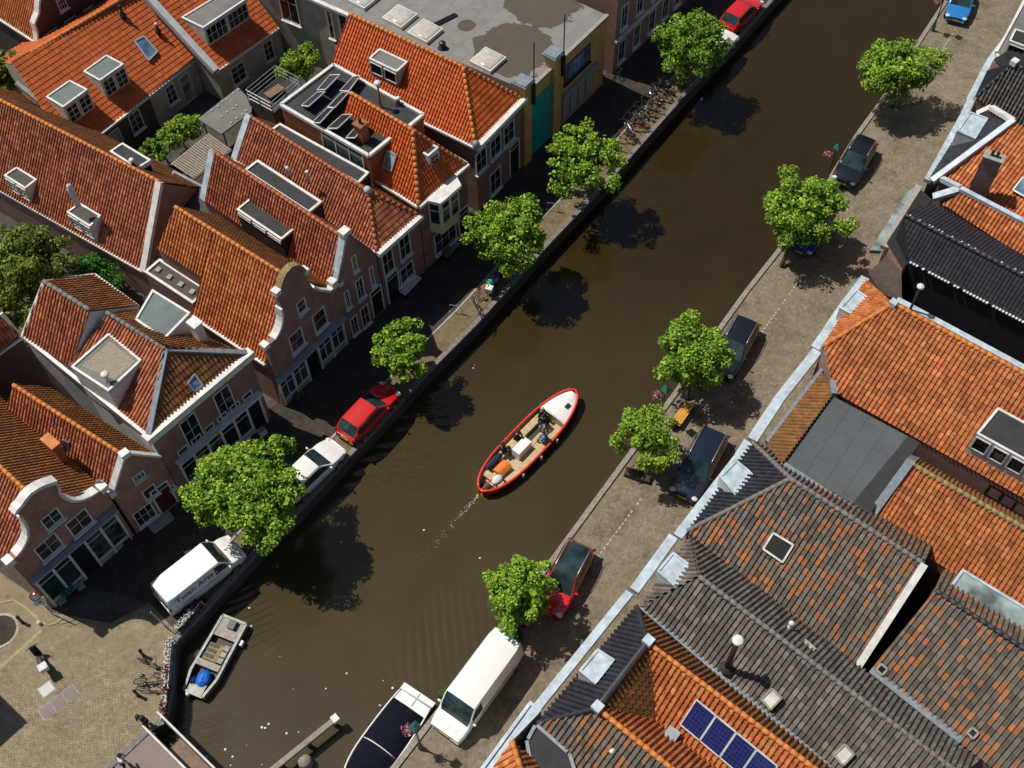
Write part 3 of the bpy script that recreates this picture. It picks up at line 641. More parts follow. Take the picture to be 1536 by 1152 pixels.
# ================================================================ back houses, upper left
h=empty('row_house',f12.xyz(0,0,3),'long low house with bright orange roof carrying two white dormers and a blue skylight','house')
e0,e1,q0,q1=V(292,90,2.9),V(112,232,2.9),V(18,97,6.6),V(205,-13,6.6)
bk=(q0-e1); bk=Vector((bk.x,bk.y,0)); 
roofing(h,[([e0,q1,q0,e1],'tile_new'),([q1,q0,q0+bk-Vector((0,0,3.7)),q1+bk-Vector((0,0,3.7))],'tile_new')],[(q0,q1)],'ridge_orange',[(e0,e1)],wall='grey_stucco',pitch=.3,row=.36,amp=.055)
f12=Fac(e1,e0); sB=f12.pt(238,185)[0]; m=MB(); f12.rect(m,0,0,sB,2.75,-.05,.006); m.build('brick_front',MATS['brick_dark'],h)
for a,b in (((254,158.9),(259,122.4)),((200.5,201.8),(207,161.5))): f12.winpx(h,a,b,cols=2,rows=3)
for px in (286,172): u=f12.pt(px,150 if px>200 else 205)[0]; f12.window(h,u-.5,.1,u+.5,2.5,1,3,pane='pale_glass',sill=False)
def pdorm(root,top4,z,zb,zl,n,rows=3,cols=2,**k):
    return dormer(root,[V(*p,z) for p in top4],zb,(2,3),n,cols,rows,zl=zl,**k)
pdorm(h,[(125,108),(160,83),(186,97),(150,122)],5.3,3.2,3.85,2,3,2,top='green_felt'); pdorm(h,[(69,146),(105,121),(132,135),(95,162)],5.3,3.2,3.85,2,3,2,top='green_felt')
pn=(q1-e0).cross(e1-e0).normalized()
def onroof(a,n,px,py): r=ray(px,py); return CAM+r*((a-CAM).dot(n)/r.dot(n))
skylight(h,[onroof(e0,pn,*p) for p in ((201,63),(215,56),(235,79),(222,92))],'sky_glass','pale_blue')
flue(h,184,22,6.2,.6,.1,'black_paint',.12,'black_paint'); flue(h,237,46,5.0,.5,.09,'black_paint',.12)
m=MB(); m.beam(V(24,124,6.2),V(92,180,3.6),.3,.25); m.build('bargeboard',MATS['white_paint'],h)
h=empty('row_house',V(330,40,0),'orange roofed grey house with one wide white dormer next to the long low house','house')
e0,e1,q0,q1=V(418,42,2.8),V(324,108,2.8),V(214,-12,7.0),V(325,-80,7.0); bk=(q0-e1); bk=Vector((bk.x,bk.y,0))
roofing(h,[([e0,q1,q0,e1],'tile_new'),([q1,q0,q0+bk-Vector((0,0,4.2)),q1+bk-Vector((0,0,4.2))],'tile_new')],[(q0,q1)],'ridge_orange',[(e0,e1)],wall='grey_stucco',pitch=.3,row=.36,amp=.055)
m=MB(); m.beam(q0+Vector((0,0,.1)),e1+Vector((0,0,.1)),.5,.45); m.build('parapet',MATS['white_wall'],h)
f13=Fac(e1,e0)
for a,b in (((351,129),(364,90)),((399,94),(406,57))): f13.winpx(h,a,b,cols=2,rows=3)
pdorm(h,[(272,27),(330,-8),(369,0),(305,43)],5.4,3.2,3.95,2,2,4,top='grey_felt')
# house behind
f14=Fac((60,68),(172,-6),4.0)
h=empty('gabled_house',f14.xyz(3,0,4),'dark brick house with curved white gable edge behind the long orange roof','house')
gable(h,f14,0,7.2,3.6,4.2,4.2,8.6,.3,9,'tile_orange','brick_dark',None,'ridge_orange')
oc=[(0,4.3),(.25,5.0),(.3,5.7),(.9,6.2),(1.3,7.0),(2.3,7.6),(2.7,8.6),(3.6,9.0),(4.5,8.6),(4.9,7.6),(5.9,7.0),(6.3,6.2),(6.9,5.7),(7.2,4.3)]
gw=gable_wall(h,f14,[(0,0)]+oc+[(7.2,0)],'brick_dark'); coping(gw,f14,oc)
for a,b in (((90,18),(93,-12)),((100,44),(112,22)),((70,62),(84,40)),((128,27),(138,7))): f14.winpx(h,a,b,cols=3,rows=3)
# --- long red roof, far left
e0,e1=V(216,408,3.1),V(-80,240,3.1)
q0,q1=V(240,274,7.4),V(-60,120,7.4)
h=empty('long_house',(e0+e1+q0+q1)/4*Vector((1,1,0)).to_track_quat('Z','Y').to_matrix().row[0].length*0+Vector(((e0.x+q1.x)/2,(e0.y+q1.y)/2,0)) if False else Vector(((e0.x+q1.x)/2,(e0.y+q1.y)/2,0)),'very long weathered red tiled house with two glazed dormers above the garden trees','house')
bk=(q0-e0); bk=Vector((bk.x,bk.y,0))
roofing(h,[([e0,q0,q1,e1],'tile_red'),([q0,q1,q1+bk-Vector((0,0,4.3)),q0+bk-Vector((0,0,4.3))],'tile_moss')],[(q0,q1)],'ridge_orange',[(e0,e1)],wall='brick_brown',row=.36)
m=MB(); m.beam(q0+Vector((0,0,.1)),e0+Vector((0,0,.1)),.4,.3); m.build('verge',MATS['white_paint'],h)
d15=(e1-e0).normalized(); f15=Fac(e1,e0)
for top4 in ([(100,319),(120,305),(152,324),(135,341)],[(6,264),(26,251),(56,270),(38,284)]):
    dormer(h,[V(*p,4.7) for p in top4],3.0,(0,3),2,2,3,'dark_brown',pane='pale_glass',zl=3.5)
pdorm(h,[(165,228),(184,215),(227,241),(206,254)],7.0,4,6.2,1,1,1); flue(h,201,250,7,.5,.1,'black_paint',.17)
m=MB(); c=V(115,303,6.0); m.box(c+Vector((0,0,.4)),.34,.34,1.2,.4); v=m.build('vent_stack',MATS['white_paint'],h); m=MB(); m.lathe(c+Vector((0,0,1.0)),[(.2,0),(.24,.15),(.12,.3),(.18,.45),(.01,.55)],8); m.build('cowl',MATS['white_paint'],v,smooth=True)
for a,b in (((246,449),(252,430)),): f15.winpx(h,a,b)
# sliver of a house at the left edge
h=empty('brick_house',V(-40,560,0),'brown brick house half cut by the left edge with dark wall and white gutter','house')
e0,e1=V(32,506,5.6),V(-60,572,5.6); q0,q1=V(2,470,7.5),V(-110,530,7.5)
roofing(h,[([e0,q0,q1,e1],'tile_red')],(),'ridge_red',[(e0,e1),(e0,q0)],wall='brick_dark')
# low shed between
h=empty('shed',V(290,300,0),'low dark maroon flat roofed shed wedged between the red tiled roofs','shed')
flat(h,[V(x,y,4.2) for x,y in ((243,284),(261,257),(307,281),(339,331),(258,312))],0,'dark_brown','brick_dark',rim='lead')
# ================================================================ ground, canal, quays
WZ=-1.1
def ground_mat(name,c1,c2,mortar,rot,stain=.45,bw=.21,bh=.1,ms=.012,patch=None):
    k=NT(name); mp=k.add('ShaderNodeMapping'); k.ln(k.pos(),mp.inputs[0]); mp.inputs['Rotation'].default_value[2]=rot
    b=k.add('ShaderNodeTexBrick'); k.ln(mp.outputs[0],b.inputs['Vector']); b.inputs['Scale'].default_value=1; b.inputs['Brick Width'].default_value=bw; b.inputs['Row Height'].default_value=bh; b.inputs['Mortar Size'].default_value=ms
    b.inputs['Color1'].default_value=(*c1,1); b.inputs['Color2'].default_value=(*c2,1); b.inputs['Mortar'].default_value=(*mortar,1)
    n1=k.ramp(k.noise(.45,8,k.pos(),.75),[(.3,1-stain),(.5,.95),(.75,1.2)]); n2=k.ramp(k.noise(5,6,k.pos(),.7),[(.3,.62),(.7,1.2)]); n3=k.ramp(k.noise(1.6,6,k.pos(),.7),[(.35,.8),(.65,1.1)])
    c=k.mix(1,k.mix(1,k.mix(1,b.outputs['Color'],n1,'MULTIPLY'),n2,'MULTIPLY'),n3,'MULTIPLY')
    if patch: c=k.mix(k.ramp(k.noise(.7,7,k.pos(),.7),[(.5,0.),(.66,.6)]),c,patch)
    k.col(c); k.set(.9,0,.2); k.bump(k.noise(22,4,k.pos()),.35,.02); MATS[name]=k.m; return k.m
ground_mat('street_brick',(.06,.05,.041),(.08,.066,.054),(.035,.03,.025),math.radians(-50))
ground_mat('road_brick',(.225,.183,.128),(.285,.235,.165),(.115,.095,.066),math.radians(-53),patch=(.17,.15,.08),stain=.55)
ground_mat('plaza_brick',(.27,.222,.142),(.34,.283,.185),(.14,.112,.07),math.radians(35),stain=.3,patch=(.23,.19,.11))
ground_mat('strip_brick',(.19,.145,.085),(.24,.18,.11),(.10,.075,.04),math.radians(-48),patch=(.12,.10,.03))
ground_mat('yard_brick',(.085,.075,.065),(.11,.095,.08),(.05,.045,.04),.6)
QL=[(1420,-280),(1153,9),(1111,57),(1034,137),(916,271),(828,363),(717,486),(634,570),(608,599),(514,698),(454,763),(384,833),(320,905),(268,960),(263,969),(260,1034),(250,1084),(236,1090),(150,1170),(20,1290)]
QR=[(1560,-230),(1417,0),(1375.6,62.5),(1318,153.6),(1284,200),(1240,271),(1163,378),(1117,436),(1083,483),(1010,589),(934.7,690),(820,846),(747,942),(665,1052),(592,1146),(480,1290)]
ql=[V(*p) for p in QL]; qr=[V(*p) for p in QR]
def sheet(name,pts,z,mat,th=None,kind='structure',label=None):
    m=MB(); p=[Vector((q.x,q.y,z)) for q in pts]
    bm=bmesh.new(); vs=[bm.verts.new(q) for q in p]; f=bm.faces.new(vs); bmesh.ops.triangulate(bm,faces=[f])
    for t in bm.faces:
        q=[v.co.copy() for v in t.verts]
        if (q[1]-q[0]).cross(q[2]-q[0]).z<0: q=q[::-1]
        m.face(q)
    bm.free(); return m.build(name,MATS[mat],kind=kind,label=label)
gl=ql+[Vector((-60,-60,0)),Vector((-250,-60,0)),Vector((-250,320,0)),Vector((120,320,0))]
gr=qr[::-1]+[Vector((170,320,0)),Vector((260,200,0)),Vector((260,-60,0)),Vector((-8,-60,0))]
m=MB()
for g in (gl,gr):
    bm=bmesh.new(); f=bm.faces.new([bm.verts.new((q.x,q.y,0)) for q in g]); bmesh.ops.triangulate(bm,faces=[f])
    for t in bm.faces:
        q=[v.co.copy() for v in t.verts]; m.face(q if (q[1]-q[0]).cross(q[2]-q[0]).z>0 else q[::-1])
    bm.free()
m.build('ground',MATS['yard_brick'],kind='structure')
def inland(line,d,side):
    out=[]
    for i,p in enumerate(line):
        t=(line[min(i+1,len(line)-1)]-line[max(i-1,0)]).normalized(); out.append(p+Vector((t.y,-t.x,0))*d*side)
    return out
# left street, quay strip, plaza, right road
sl_=ql[:13]; 
fr=[f9.xyz(14,0),f9.xyz(0,0),f8.xyz(0,0),f7.xyz(0,0),f6.xyz(0,0),f5.xyz(0,0),f4.xyz(0,0),f3.xyz(6.9,0,),f3.xyz(0,0),f2.xyz(0,0),f1.xyz(0,0)]
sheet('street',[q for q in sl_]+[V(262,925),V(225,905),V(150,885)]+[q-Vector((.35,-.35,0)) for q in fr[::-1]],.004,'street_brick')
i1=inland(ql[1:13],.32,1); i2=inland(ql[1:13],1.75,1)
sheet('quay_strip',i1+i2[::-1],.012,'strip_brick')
m=MB()
for a,b in zip(i2,i2[1:]): m.beam(a,b,.14,.1,z=.0)
m.build('kerb',MATS['stone'],kind='structure')
sheet('square',[V(*p) for p in ((-260,760),(-40,830),(68,906),(74,918),(110,925),(165,935),(225,905),(262,945))]+ql[13:],.012,'plaza_brick')
rd=inland(qr,.3,-1)
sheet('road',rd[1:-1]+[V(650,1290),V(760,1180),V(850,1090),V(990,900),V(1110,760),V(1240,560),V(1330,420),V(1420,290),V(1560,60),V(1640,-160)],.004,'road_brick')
def quay(line,side,label,capm):
    t=empty('quay_wall',line[len(line)//2],label,'quay wall')
    m=MB(); b=inland(line,.45,side)
    for i in range(len(line)-1):
        a0,a1=line[i],line[i+1]; d=Vector((0,0,-3)); m.face([a0+d,a1+d,a1-Vector((0,0,.02)),a0-Vector((0,0,.02))])
    m.build('wall',MATS['brick_dark'],t)
    m=MB()
    c=inland(line,.14,side)
    for i in range(len(c)-1): m.beam(c[i],c[i+1],.3,.22,z=.0)
    m.build('coping',MATS[capm],t); return t
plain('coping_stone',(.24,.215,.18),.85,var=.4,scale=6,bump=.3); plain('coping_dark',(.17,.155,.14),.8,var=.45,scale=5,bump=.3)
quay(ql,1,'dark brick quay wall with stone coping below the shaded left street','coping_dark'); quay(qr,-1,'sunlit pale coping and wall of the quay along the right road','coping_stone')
# water
k=NT('canal_water'); pos=k.pos()
n=k.noise(.09,3,pos); sx=k.add('ShaderNodeSeparateXYZ'); k.ln(pos,sx.inputs[0]); water_tone=k.ramp(k.math('ADD',k.math('MULTIPLY',sx.outputs[1],1/60.),k.math('MULTIPLY',n,.25)),[(.3,(.060,.048,.028)),(.62,(.048,.036,.0145)),(.95,(.026,.0178,.005))])  # water colour runs along y from pale grey-brown to deep brown, wobbled by noise
k.col(k.mix(1,water_tone,k.ramp(k.noise(.5,5,pos),[(.3,.9),(.7,1.06)]),'MULTIPLY')); k.set(.12,0,.6); k.b.inputs['IOR'].default_value=1.33
def packet(c,R,ang,lam,amp):
    cc=V(*c,WZ); mp=k.add('ShaderNodeVectorMath',operation='SUBTRACT'); k.ln(pos,mp.inputs[0]); mp.inputs[1].default_value=cc
    d=k.add('ShaderNodeVectorMath',operation='LENGTH'); k.ln(mp.outputs[0],d.inputs[0]); mask=k.ramp(k.math('DIVIDE',d.outputs['Value'],R),[(.1,1.),(1,0.)])
    dt=k.add('ShaderNodeVectorMath',operation='DOT_PRODUCT'); k.ln(mp.outputs[0],dt.inputs[0]); dt.inputs[1].default_value=(math.cos(ang),math.sin(ang),0)
    ph=k.math('ADD',k.math('MULTIPLY',dt.outputs['Value'],2*math.pi/lam),k.math('MULTIPLY',k.noise(.5,3,pos),7))
    return k.math('MULTIPLY',k.math('MULTIPLY',k.math('SINE',ph),mask),amp)
h_=k.math('MULTIPLY',k.noise(1.4,4,pos),.25)
for a in (((590,690),4.5,math.radians(100),.85,1.5),((655,640),4,math.radians(95),.7,1.1),((690,950),4,math.radians(5),.5,.26),((640,1000),3,math.radians(8),.55,.2),((385,925),2.6,math.radians(118),.42,1.3),((300,1100),2.5,math.radians(100),.45,.4)): h_=k.math('ADD',h_,packet(*a))
k.bump(h_,.55,.05); MATS['canal_water']=k.m
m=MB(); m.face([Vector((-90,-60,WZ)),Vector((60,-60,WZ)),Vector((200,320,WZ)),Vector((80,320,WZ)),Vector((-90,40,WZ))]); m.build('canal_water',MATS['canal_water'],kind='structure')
# parking line of white setts
m=MB(); LN=[((1440,33),(1402,92)),((1285,262),(1268,285)),((1205,412),(1098,560)),((962,748),(880,858)),((1108,545),(1092,568))]
for a,b in LN:
    a,b=V(*a,.008),V(*b,.008); n=max(2,int((b-a).length/.3)); t=(b-a)/n
    for i in range(n):
        if random.random()<.85: c=a+t*(i+.3); m.box(c,.17,.08,.012,math.atan2(t.y,t.x))
m.build('parking_line',plain('worn_paint',(.42,.38,.30),.8,var=.5,scale=9),kind='structure')
m=MB(); 
for a,b in (((486,668),(494,658)),((484,660),(494,667))): m.beam(V(*a,.012),V(*b,.012),.1,.01)
m.build('parking_mark',MATS['white_paint'],kind='structure')
# ================================================================ houses on the right bank
RB='houses with roofs along the right road'
def rhouse(nm,lab,px,py): return empty(nm,V(px,py,0),lab,'house',RB)
def board(root,pts,wd=.42,ht=.3,mat='pale_blue',name='gutter'):
    m=MB(); p=[V(*q) for q in pts]
    for a,b in zip(p,p[1:]): m.beam(a,b,wd,ht)
    return m.build(name,MATS[mat],root)
def rdorm(root,top,z,zb,mat='pale_blue',wall='white_paint'):
    p=[V(*q,z) for q in top]; o=flat(root,p,zb,mat,wall,mat,.12,.1,name='dormer',part=True); return o
# blended tile house
h=rhouse('hipped_house','hipped house with dark front slope and speckled grey and orange main roof',1200,860)
a,b,c=V(1031,797,5.5),V(1185,719,8.4),V(1385,846,8.4)
sl=plane_pts([(1031,797,5.5),(1185,719,8.4),(1385,846,8.4),(1281,1006),(1136,897)])
fs=[V(1031,797,5.5),V(1185,719,8.4),V(1128,664,5.5)]
bk=[V(1185,719,8.4),V(1385,846,8.4)]; off=Vector((sl[0].x-sl[1].x,sl[0].y-sl[1].y,0)); nd=Vector((.62,.78,0))
bs=[bk[0],bk[1],bk[1]+nd*3.3-Vector((0,0,2.9)),V(1128,664,5.5)]
roofing(h,[(sl,'tile_blend'),(fs,'tile_black'),(bs,'tile_blend')],[(bk[0],bk[1]),(a,bk[0]),(bk[0],fs[2])],'ridge_grey',wall='brick_brown',pitch=.26,row=.36,amp=.11)
m=MB(); m.beam(V(1387,846,8.5),V(1283,1006,sl[3].z+.1),.34,.3); m.build('verge',MATS['white_paint'],h)
board(h,[(1016,806,5.5),(1107,688,5.5),(1122,664,5.5)],.5); rdorm(h,[(1079,715),(1104,690),(1131,712),(1103,743)],6.6,5.0)
n7=(sl[1]-sl[0]).cross(sl[2]-sl[0]).normalized()
skylight(h,[onroof(sl[0],n7,*p) for p in ((1161,799),(1191,817),(1175,843),(1146,823))],'black_paint','white_paint',.2)
# long grey roof
h=rhouse('grey_roofed_house','long house with plain dark grey pantile roof and tall white capped flue',1220,1010)
g0,g1=V(1049,866,7.6),V(1440,1163,7.6); e0,e1=V(962,911,5.5),V(1300,1203,5.5); u0,u1=V(1028,800,5.6),V(1470,1142,5.6)
u0=V(1036,806,5.6)
roofing(h,[([e0,g0,g1,e1],'tile_grey'),([u0,u1,g1,g0],'tile_grey'),([e0,u0,g0],'tile_grey')],[(g0,g1)],'ridge_grey',wall='brick_brown',pitch=.26,row=.36,amp=.11)
m=MB(); m.beam(e0+Vector((0,0,.1)),e1+Vector((0,0,.1)),.3,.16); m.build('gutter',MATS['lead'],h)
board(h,[(951,887,5.53),(1010,806,5.53)],.5); rdorm(h,[(985,857),(1009,828),(1040,851),(1014,882)],6.7,5.0)
flue(h,1090,1001,6.1,3.4,.14,'dark_brown',.27,'white_paint',.12)
flue(h,1184,942,6.6,.5,.08,'white_paint',.14)
n9=(g0-e0).cross(g1-e0).normalized(); n9b=(u1-u0).cross(g1-u0).normalized()
for x,y in ((1161,1045),(1269,1128)):
    skylight(h,[onroof(e0,n9,x-14,y-2),onroof(e0,n9,x+2,y-17),onroof(e0,n9,x+16,y-3),onroof(e0,n9,x,y+14)],'white_paint','stone',.55)
m=MB(); m.beam(onroof(u0,n9b,1206,962),onroof(u0,n9b,1222,976),.22,.2); m.build('vent_tile',MATS['stone'],h)
# speckled house behind
h=rhouse('speckled_house','big speckled grey and orange pantile roof with two tiny rooflights, past the white verge',1420,1000)
p=plane_pts([(1305,1006,5.7),(1440,1113,5.7),(1402,886,8.4),(1600,1016),(1600,1240)]); p=[p[0],p[1],p[4],p[3],p[2]]
bkp=[p[4],p[3],p[3]+nd*3.2-Vector((0,0,2.8)),p[4]+nd*3.2-Vector((0,0,2.8))]
roofing(h,[(p,'tile_blend'),(bkp,'tile_blend')],[(p[4],p[3])],'ridge_black',wall='brick_brown',pitch=.26,row=.36,amp=.11)
m=MB(); m.beam(p[0]+Vector((0,0,.1)),p[1]+Vector((0,0,.1)),.35,.2); m.build('flashing',MATS['lead'],h)
n8=(p[1]-p[0]).cross(p[2]-p[0]).normalized()
for x,y in ((1323,1005),(1459,1100)): skylight(h,[onroof(p[0],n8,x-8,y-2),onroof(p[0],n8,x,y-10),onroof(p[0],n8,x+9,y-2),onroof(p[0],n8,x+1,y+7)],'window_glass','stone')
# solar panel house
h=rhouse('twin_ridged_house','twin ridged orange house with a black tiled front and four blue solar panels',960,1060)
k1,k2=V(972,964,7.6),V(896,1063,7.6); q1=V(1230,1160,7.6); q2=V(1060,1196,7.6)
va=[k1,V(985,1082,5.2),k2]; vend=V(1150,1215,5.2)
f0,f1_=V(806,1085,5.5),V(955,911,5.5)
roofing(h,[([f0,k2,k1,f1_],'tile_black'),([f1_,k1,q1,V(1290,1195,5.5)],'tile_moss'),([k1,va[1],vend,q1],'tile_orange'),([k1,k2,va[1]],'tile_mossy'),([k2,q2,vend,va[1]],'tile_weathered'),([f0,k2,q2,V(930,1230,5.4)],'tile_blend')],[(k1,q1)],'ridge_orange',wall='brick_brown',pitch=.26,row=.36,amp=.11)
m=MB(); m.ridge(k2+Vector((0,0,.06)),q2+Vector((0,0,.06))); m.build('ridge_cap',MATS['ridge_orange'],h,smooth=True)
m=MB(); up=Vector((0,0,.08)); m.ridge(k1+up,k2+up,.16); m.ridge(k1+up,f1_+up,.13); m.ridge(k2+up,f0+up,.1); m.build('black_ridge',MATS['ridge_black'],h)
m=MB(); m.box(k1+up*3,.45,.45,.3,.8); m.box(k2+up*3,.45,.45,.3,.8)
m.build('ridge_cover',MATS['pale_blue'],h)
board(h,[(795,1075,5.5),(944,890,5.5)],.42); rdorm(h,[(868,1006),(896,973),(922,990),(893,1027)],6.9,5.2)
plain('solar_blue',(.008,.018,.09),.15,var=.15)
kk=NT('solar_cells'); uvn=kk.uv(); bt=kk.add('ShaderNodeTexBrick'); bt.offset=0; kk.ln(uvn,bt.inputs[0]); bt.inputs['Scale'].default_value=1; bt.inputs['Brick Width'].default_value=.17; bt.inputs['Row Height'].default_value=.17; bt.inputs['Mortar Size'].default_value=.006
bt.inputs['Color1'].default_value=(.006,.014,.085,1); bt.inputs['Color2'].default_value=(.009,.019,.11,1); bt.inputs['Mortar'].default_value=(.05,.07,.16,1); kk.col(bt.outputs[0]); kk.set(.2,0,.5); MATS['solar_cells']=kk.m
ns=(va[1]-k1).cross(q1-k1).normalized(); ns=ns if ns.z>0 else -ns
A0,A1,B0=onroof(k1,ns,1048,1046),onroof(k1,ns,1024,1083),onroof(k1,ns,1170,1146)
ed=(B0-A0).normalized(); dn=(A1-A0); L=1.2
for i in range(4):
    s=A0+ed*(i*(B0-A0).length/4); e=A0+ed*((i+1)*(B0-A0).length/4-.03); qd=[x+ns*.27 for x in (s,e,e+dn,s+dn)]
    solar(h,qd,mat='solar_cells',ev='white_paint',th=.06)
m=MB(); c=onroof(k1,ns,1003,1113)+Vector((0,0,.5)); m.box(c,.75,.6,1.1,.9); v=m.build('vent_box',MATS['grey_zinc'],h)
flue(h,918,1128,6.4,.3,.14,'moss_stone',.2,'white_paint')
# house at the bottom
h=rhouse('corner_house','small orange peaked roof and pale flat gutter roof low on the right road',770,1130)
pk=V(768,1112,6.6); roofing(h,[([V(728,1170,5.2),pk,V(790,1180,6.6)],'tile_orange'),([pk,V(803,1143,5.4),V(845,1200,5.4),V(790,1180,6.6)],'tile_red')],[(pk,V(790,1180,6.6))],'ridge_orange',wall='brick_brown',pitch=.26)
z=5.6; flat(h,[V(*q,z) for q in ((712,1165),(795,1052),(812,1066),(768,1112),(735,1165))],0,'pale_blue','white_paint',rim='pale_blue')
z=5.75; flat(h,[V(*q,z) for q in ((803,1084),(856,1130),(870,1175),(800,1180),(788,1112))],0,'bitumen','brick_dark',rim='lead')
# felt roofed house
h=rhouse('flat_roofed_house','house with a wide slate grey flat roof behind a mossy brown front slope',1270,680)
z=6.9; w0,w1=V(1251,592,z),V(1175,696,z)
roofing(h,[([V(1150,662,5.5),V(1232,556,5.5),w0,w1],'tile_mossy')],(),wall='brick_brown',pitch=.26,row=.3)
k_=NT('patched_felt'); sm_=k_.add('ShaderNodeTexBrick'); mp=k_.add('ShaderNodeMapping'); mp.inputs['Rotation'].default_value[2]=-.92; k_.ln(k_.pos(),mp.inputs[0]); k_.ln(mp.outputs[0],sm_.inputs[0]); sm_.inputs['Scale'].default_value=1; sm_.inputs['Brick Width'].default_value=9; sm_.inputs['Row Height'].default_value=1.05; sm_.inputs['Mortar Size'].default_value=.025; sm_.inputs['Color1'].default_value=(1,1,1,1); sm_.inputs['Color2'].default_value=(.9,.91,.92,1); sm_.inputs['Mortar'].default_value=(.7,.7,.7,1); n1=k_.mix(1,k_.ramp(k_.noise(.35,5,k_.pos()),[(.3,(.07,.078,.082)),(.7,(.095,.104,.108))]),sm_.outputs[0],'MULTIPLY'); k_.col(k_.mix(k_.ramp(k_.noise(2.5,6,k_.pos()),[(.5,0.),(.75,.35)]),n1,(.045,.05,.052))); k_.set(.8,0,.3); MATS['patched_felt']=k_.m
flat(h,[w0+Vector((0,0,-.15)),V(1381,664,z-.15),V(1300,780,z-.15),w1+Vector((0,0,-.15))],0,'patched_felt','brick_brown',rim=None)
m=MB(); m.prism([V(1362,654,z-.14),V(1380,664,z-.14),V(1300,778,z-.14),V(1276,758,z-.14)],z-.3); m.build('dark_felt',MATS['bitumen'],h)
m=MB(); m.beam(w0,V(1248,572,z),.3,.3); m.build('flashing',MATS['lead'],h); m=MB(); m.beam(V(1176,697,z),V(1305,781,z),.25,.2); m.build('flashing',MATS['lead'],h)
board(h,[(1128,661,5.5),(1168,600,5.5),(1225,528,5.5)],.55); board(h,[(1150,663,5.6),(1232,555,5.6)],.2,.2,'lead','flashing')
# orange hipped house with dormer
h=rhouse('hipped_house','large orange hipped roof with a wide dark dormer, pale zinc front dormer and flue',1400,580)
r0,r1=V(1340,456,8.7),V(1640,618,8.7)
ms=plane_pts([(1340,456,8.7),(1640,618,8.7),(1250,588,5.9),(1236,520),(1640,806)]); ms=[ms[3],ms[0],ms[1],ms[4],ms[2]]
fh=[V(1235,520,ms[0].z),V(1340,456,8.7),V(1300,420,5.6)]
bb=[r0,r1,r1+nd*3-Vector((0,0,3)),V(1312,446,5.9)]
roofing(h,[(ms,'tile_weathered'),(fh,'tile_orange'),(bb,'tile_orange')],[(r0,r1),(r0,fh[0])],'ridge_orange',wall='brick_brown',pitch=.25,row=.34,amp=.11)
board(h,[(1222,524,5.6),(1264,462,5.6),(1297,418,5.6)],.5); rdorm(h,[(1259,462),(1284,434),(1316,456),(1292,481)],6.8,5.2)
m=MB(); m.box(V(1340,455,8.8),.4,.4,.35,.8); m.build('ridge_cover',MATS['pale_blue'],h)
flue(h,1364,467,8.0,2.1,.07,'dark_brown',.2,'white_paint')
m=MB(); nb=r1-r0; m.beam(r0+Vector((.5,.75,-.6)),r1+Vector((.5,.75,-.6)),.35,.15); m.build('rear_gutter',MATS['pale_blue'],h)
z=8.1; dq=[V(1464,651,z),V(1496,612,z),V(1640,690,z),V(1600,726,z)]
dormer(h,dq,4.6,(0,3),5,1,1,'bitumen','pale_blue',pane='window_glass',zl=6.9)
dw=V(1440,696,5.7); m=MB(); 
fw4=Fac(V(1250,588,5.9),V(1600,784,5.9)); fw4=Fac(fw4.xyz(fw4.w,0),fw4.xyz(0,0)) if fw4.n.y>0 else fw4
for px,py in ((1492,738),(1512,750),(1532,762)):
    u,zz=fw4.pt(px,py); fw4.window(h,u-.42,zz-.5,u+.42,zz+.5,1,2,frame='dark_brown',sill=False)
# orange saddle roof
h=rhouse('saddle_roofed_house','worn orange saddle roof with mossy ridge and a glass rooflight strip on the far side',1430,790)
p=plane_pts([(1364,695,8.2),(1640,853,8.2),(1302,780,6.0),(1640,988)]); p=[p[2],p[0],p[1],p[3]]
p2=[p[1],p[2],p[2]+nd*2.2-Vector((0,0,2.6)),p[1]+nd*2.2-Vector((0,0,2.6))]
roofing(h,[(p,'tile_weathered'),(p2,'tile_moss')],[(p[1],p[2])],'moss_stone',wall='brick_brown',pitch=.23,row=.32,amp=.10)
m=MB(); m.beam(p[0]+Vector((0,0,.12)),p[1]+Vector((0,0,.12)),.42,.3); m.beam(p[1]+Vector((0,0,.12)),p2[3]+Vector((0,0,.12)),.42,.3); m.build('verge',MATS['lead'],h)
z=7.2; dormer(h,[V(1420,886,z),V(1443,854,z),V(1560,925,z),V(1540,962,z)],5,(0,3),1,1,1,'pale_glass','pale_blue','pale_blue',zl=6.9)
# black house
h=rhouse('black_house','black tiled house with tarred black side wall and brick front by the road',1430,400)
r0,r1=V(1357,323,8.1),V(1660,478,8.1); e0,e1=V(1364,392,6.4),V(1660,548,6.4); 
ft=V(1352,330,6.2); u0,u1=V(1396,302,6.6),V(1660,458,6.6)
roofing(h,[([e0,r0,r1,e1],'tile_black'),([u0,u1,r1,r0],'tile_black')],[(r0,r1)],'ridge_black',wall='black_tar',pitch=.22,row=.3,amp=.055)
m=MB(); n=60
for i in range(n):
    a=e0.lerp(e1,(i+.5)/n)
    if a.x<31.5 and random.random()<.8: m.box(a+Vector((-.05,-.1,.08)),.14,.12,.06,.5)
    if random.random()<.5: b=r0.lerp(r1,(i+.5)/n); m.box(b+Vector((0,0,.2)),.1,.06,.05,.5)
m.build('pale_tile_ends',MATS['white_paint'],h)
z=6.1; flat(h,[V(*q,z) for q in ((1330,364),(1381,284),(1398,300),(1356,330),(1364,392),(1354,404))],0,'black_tar','brick_red',rim=None)
m=MB(); f=[V(1303,408,5.3),V(1334,380,5.6),V(1352,398,6.0),V(1353,450,5.4),V(1322,441,5.0)]; m.prism(f,0); m.build('front_wall',MATS['brick_dark'],h)
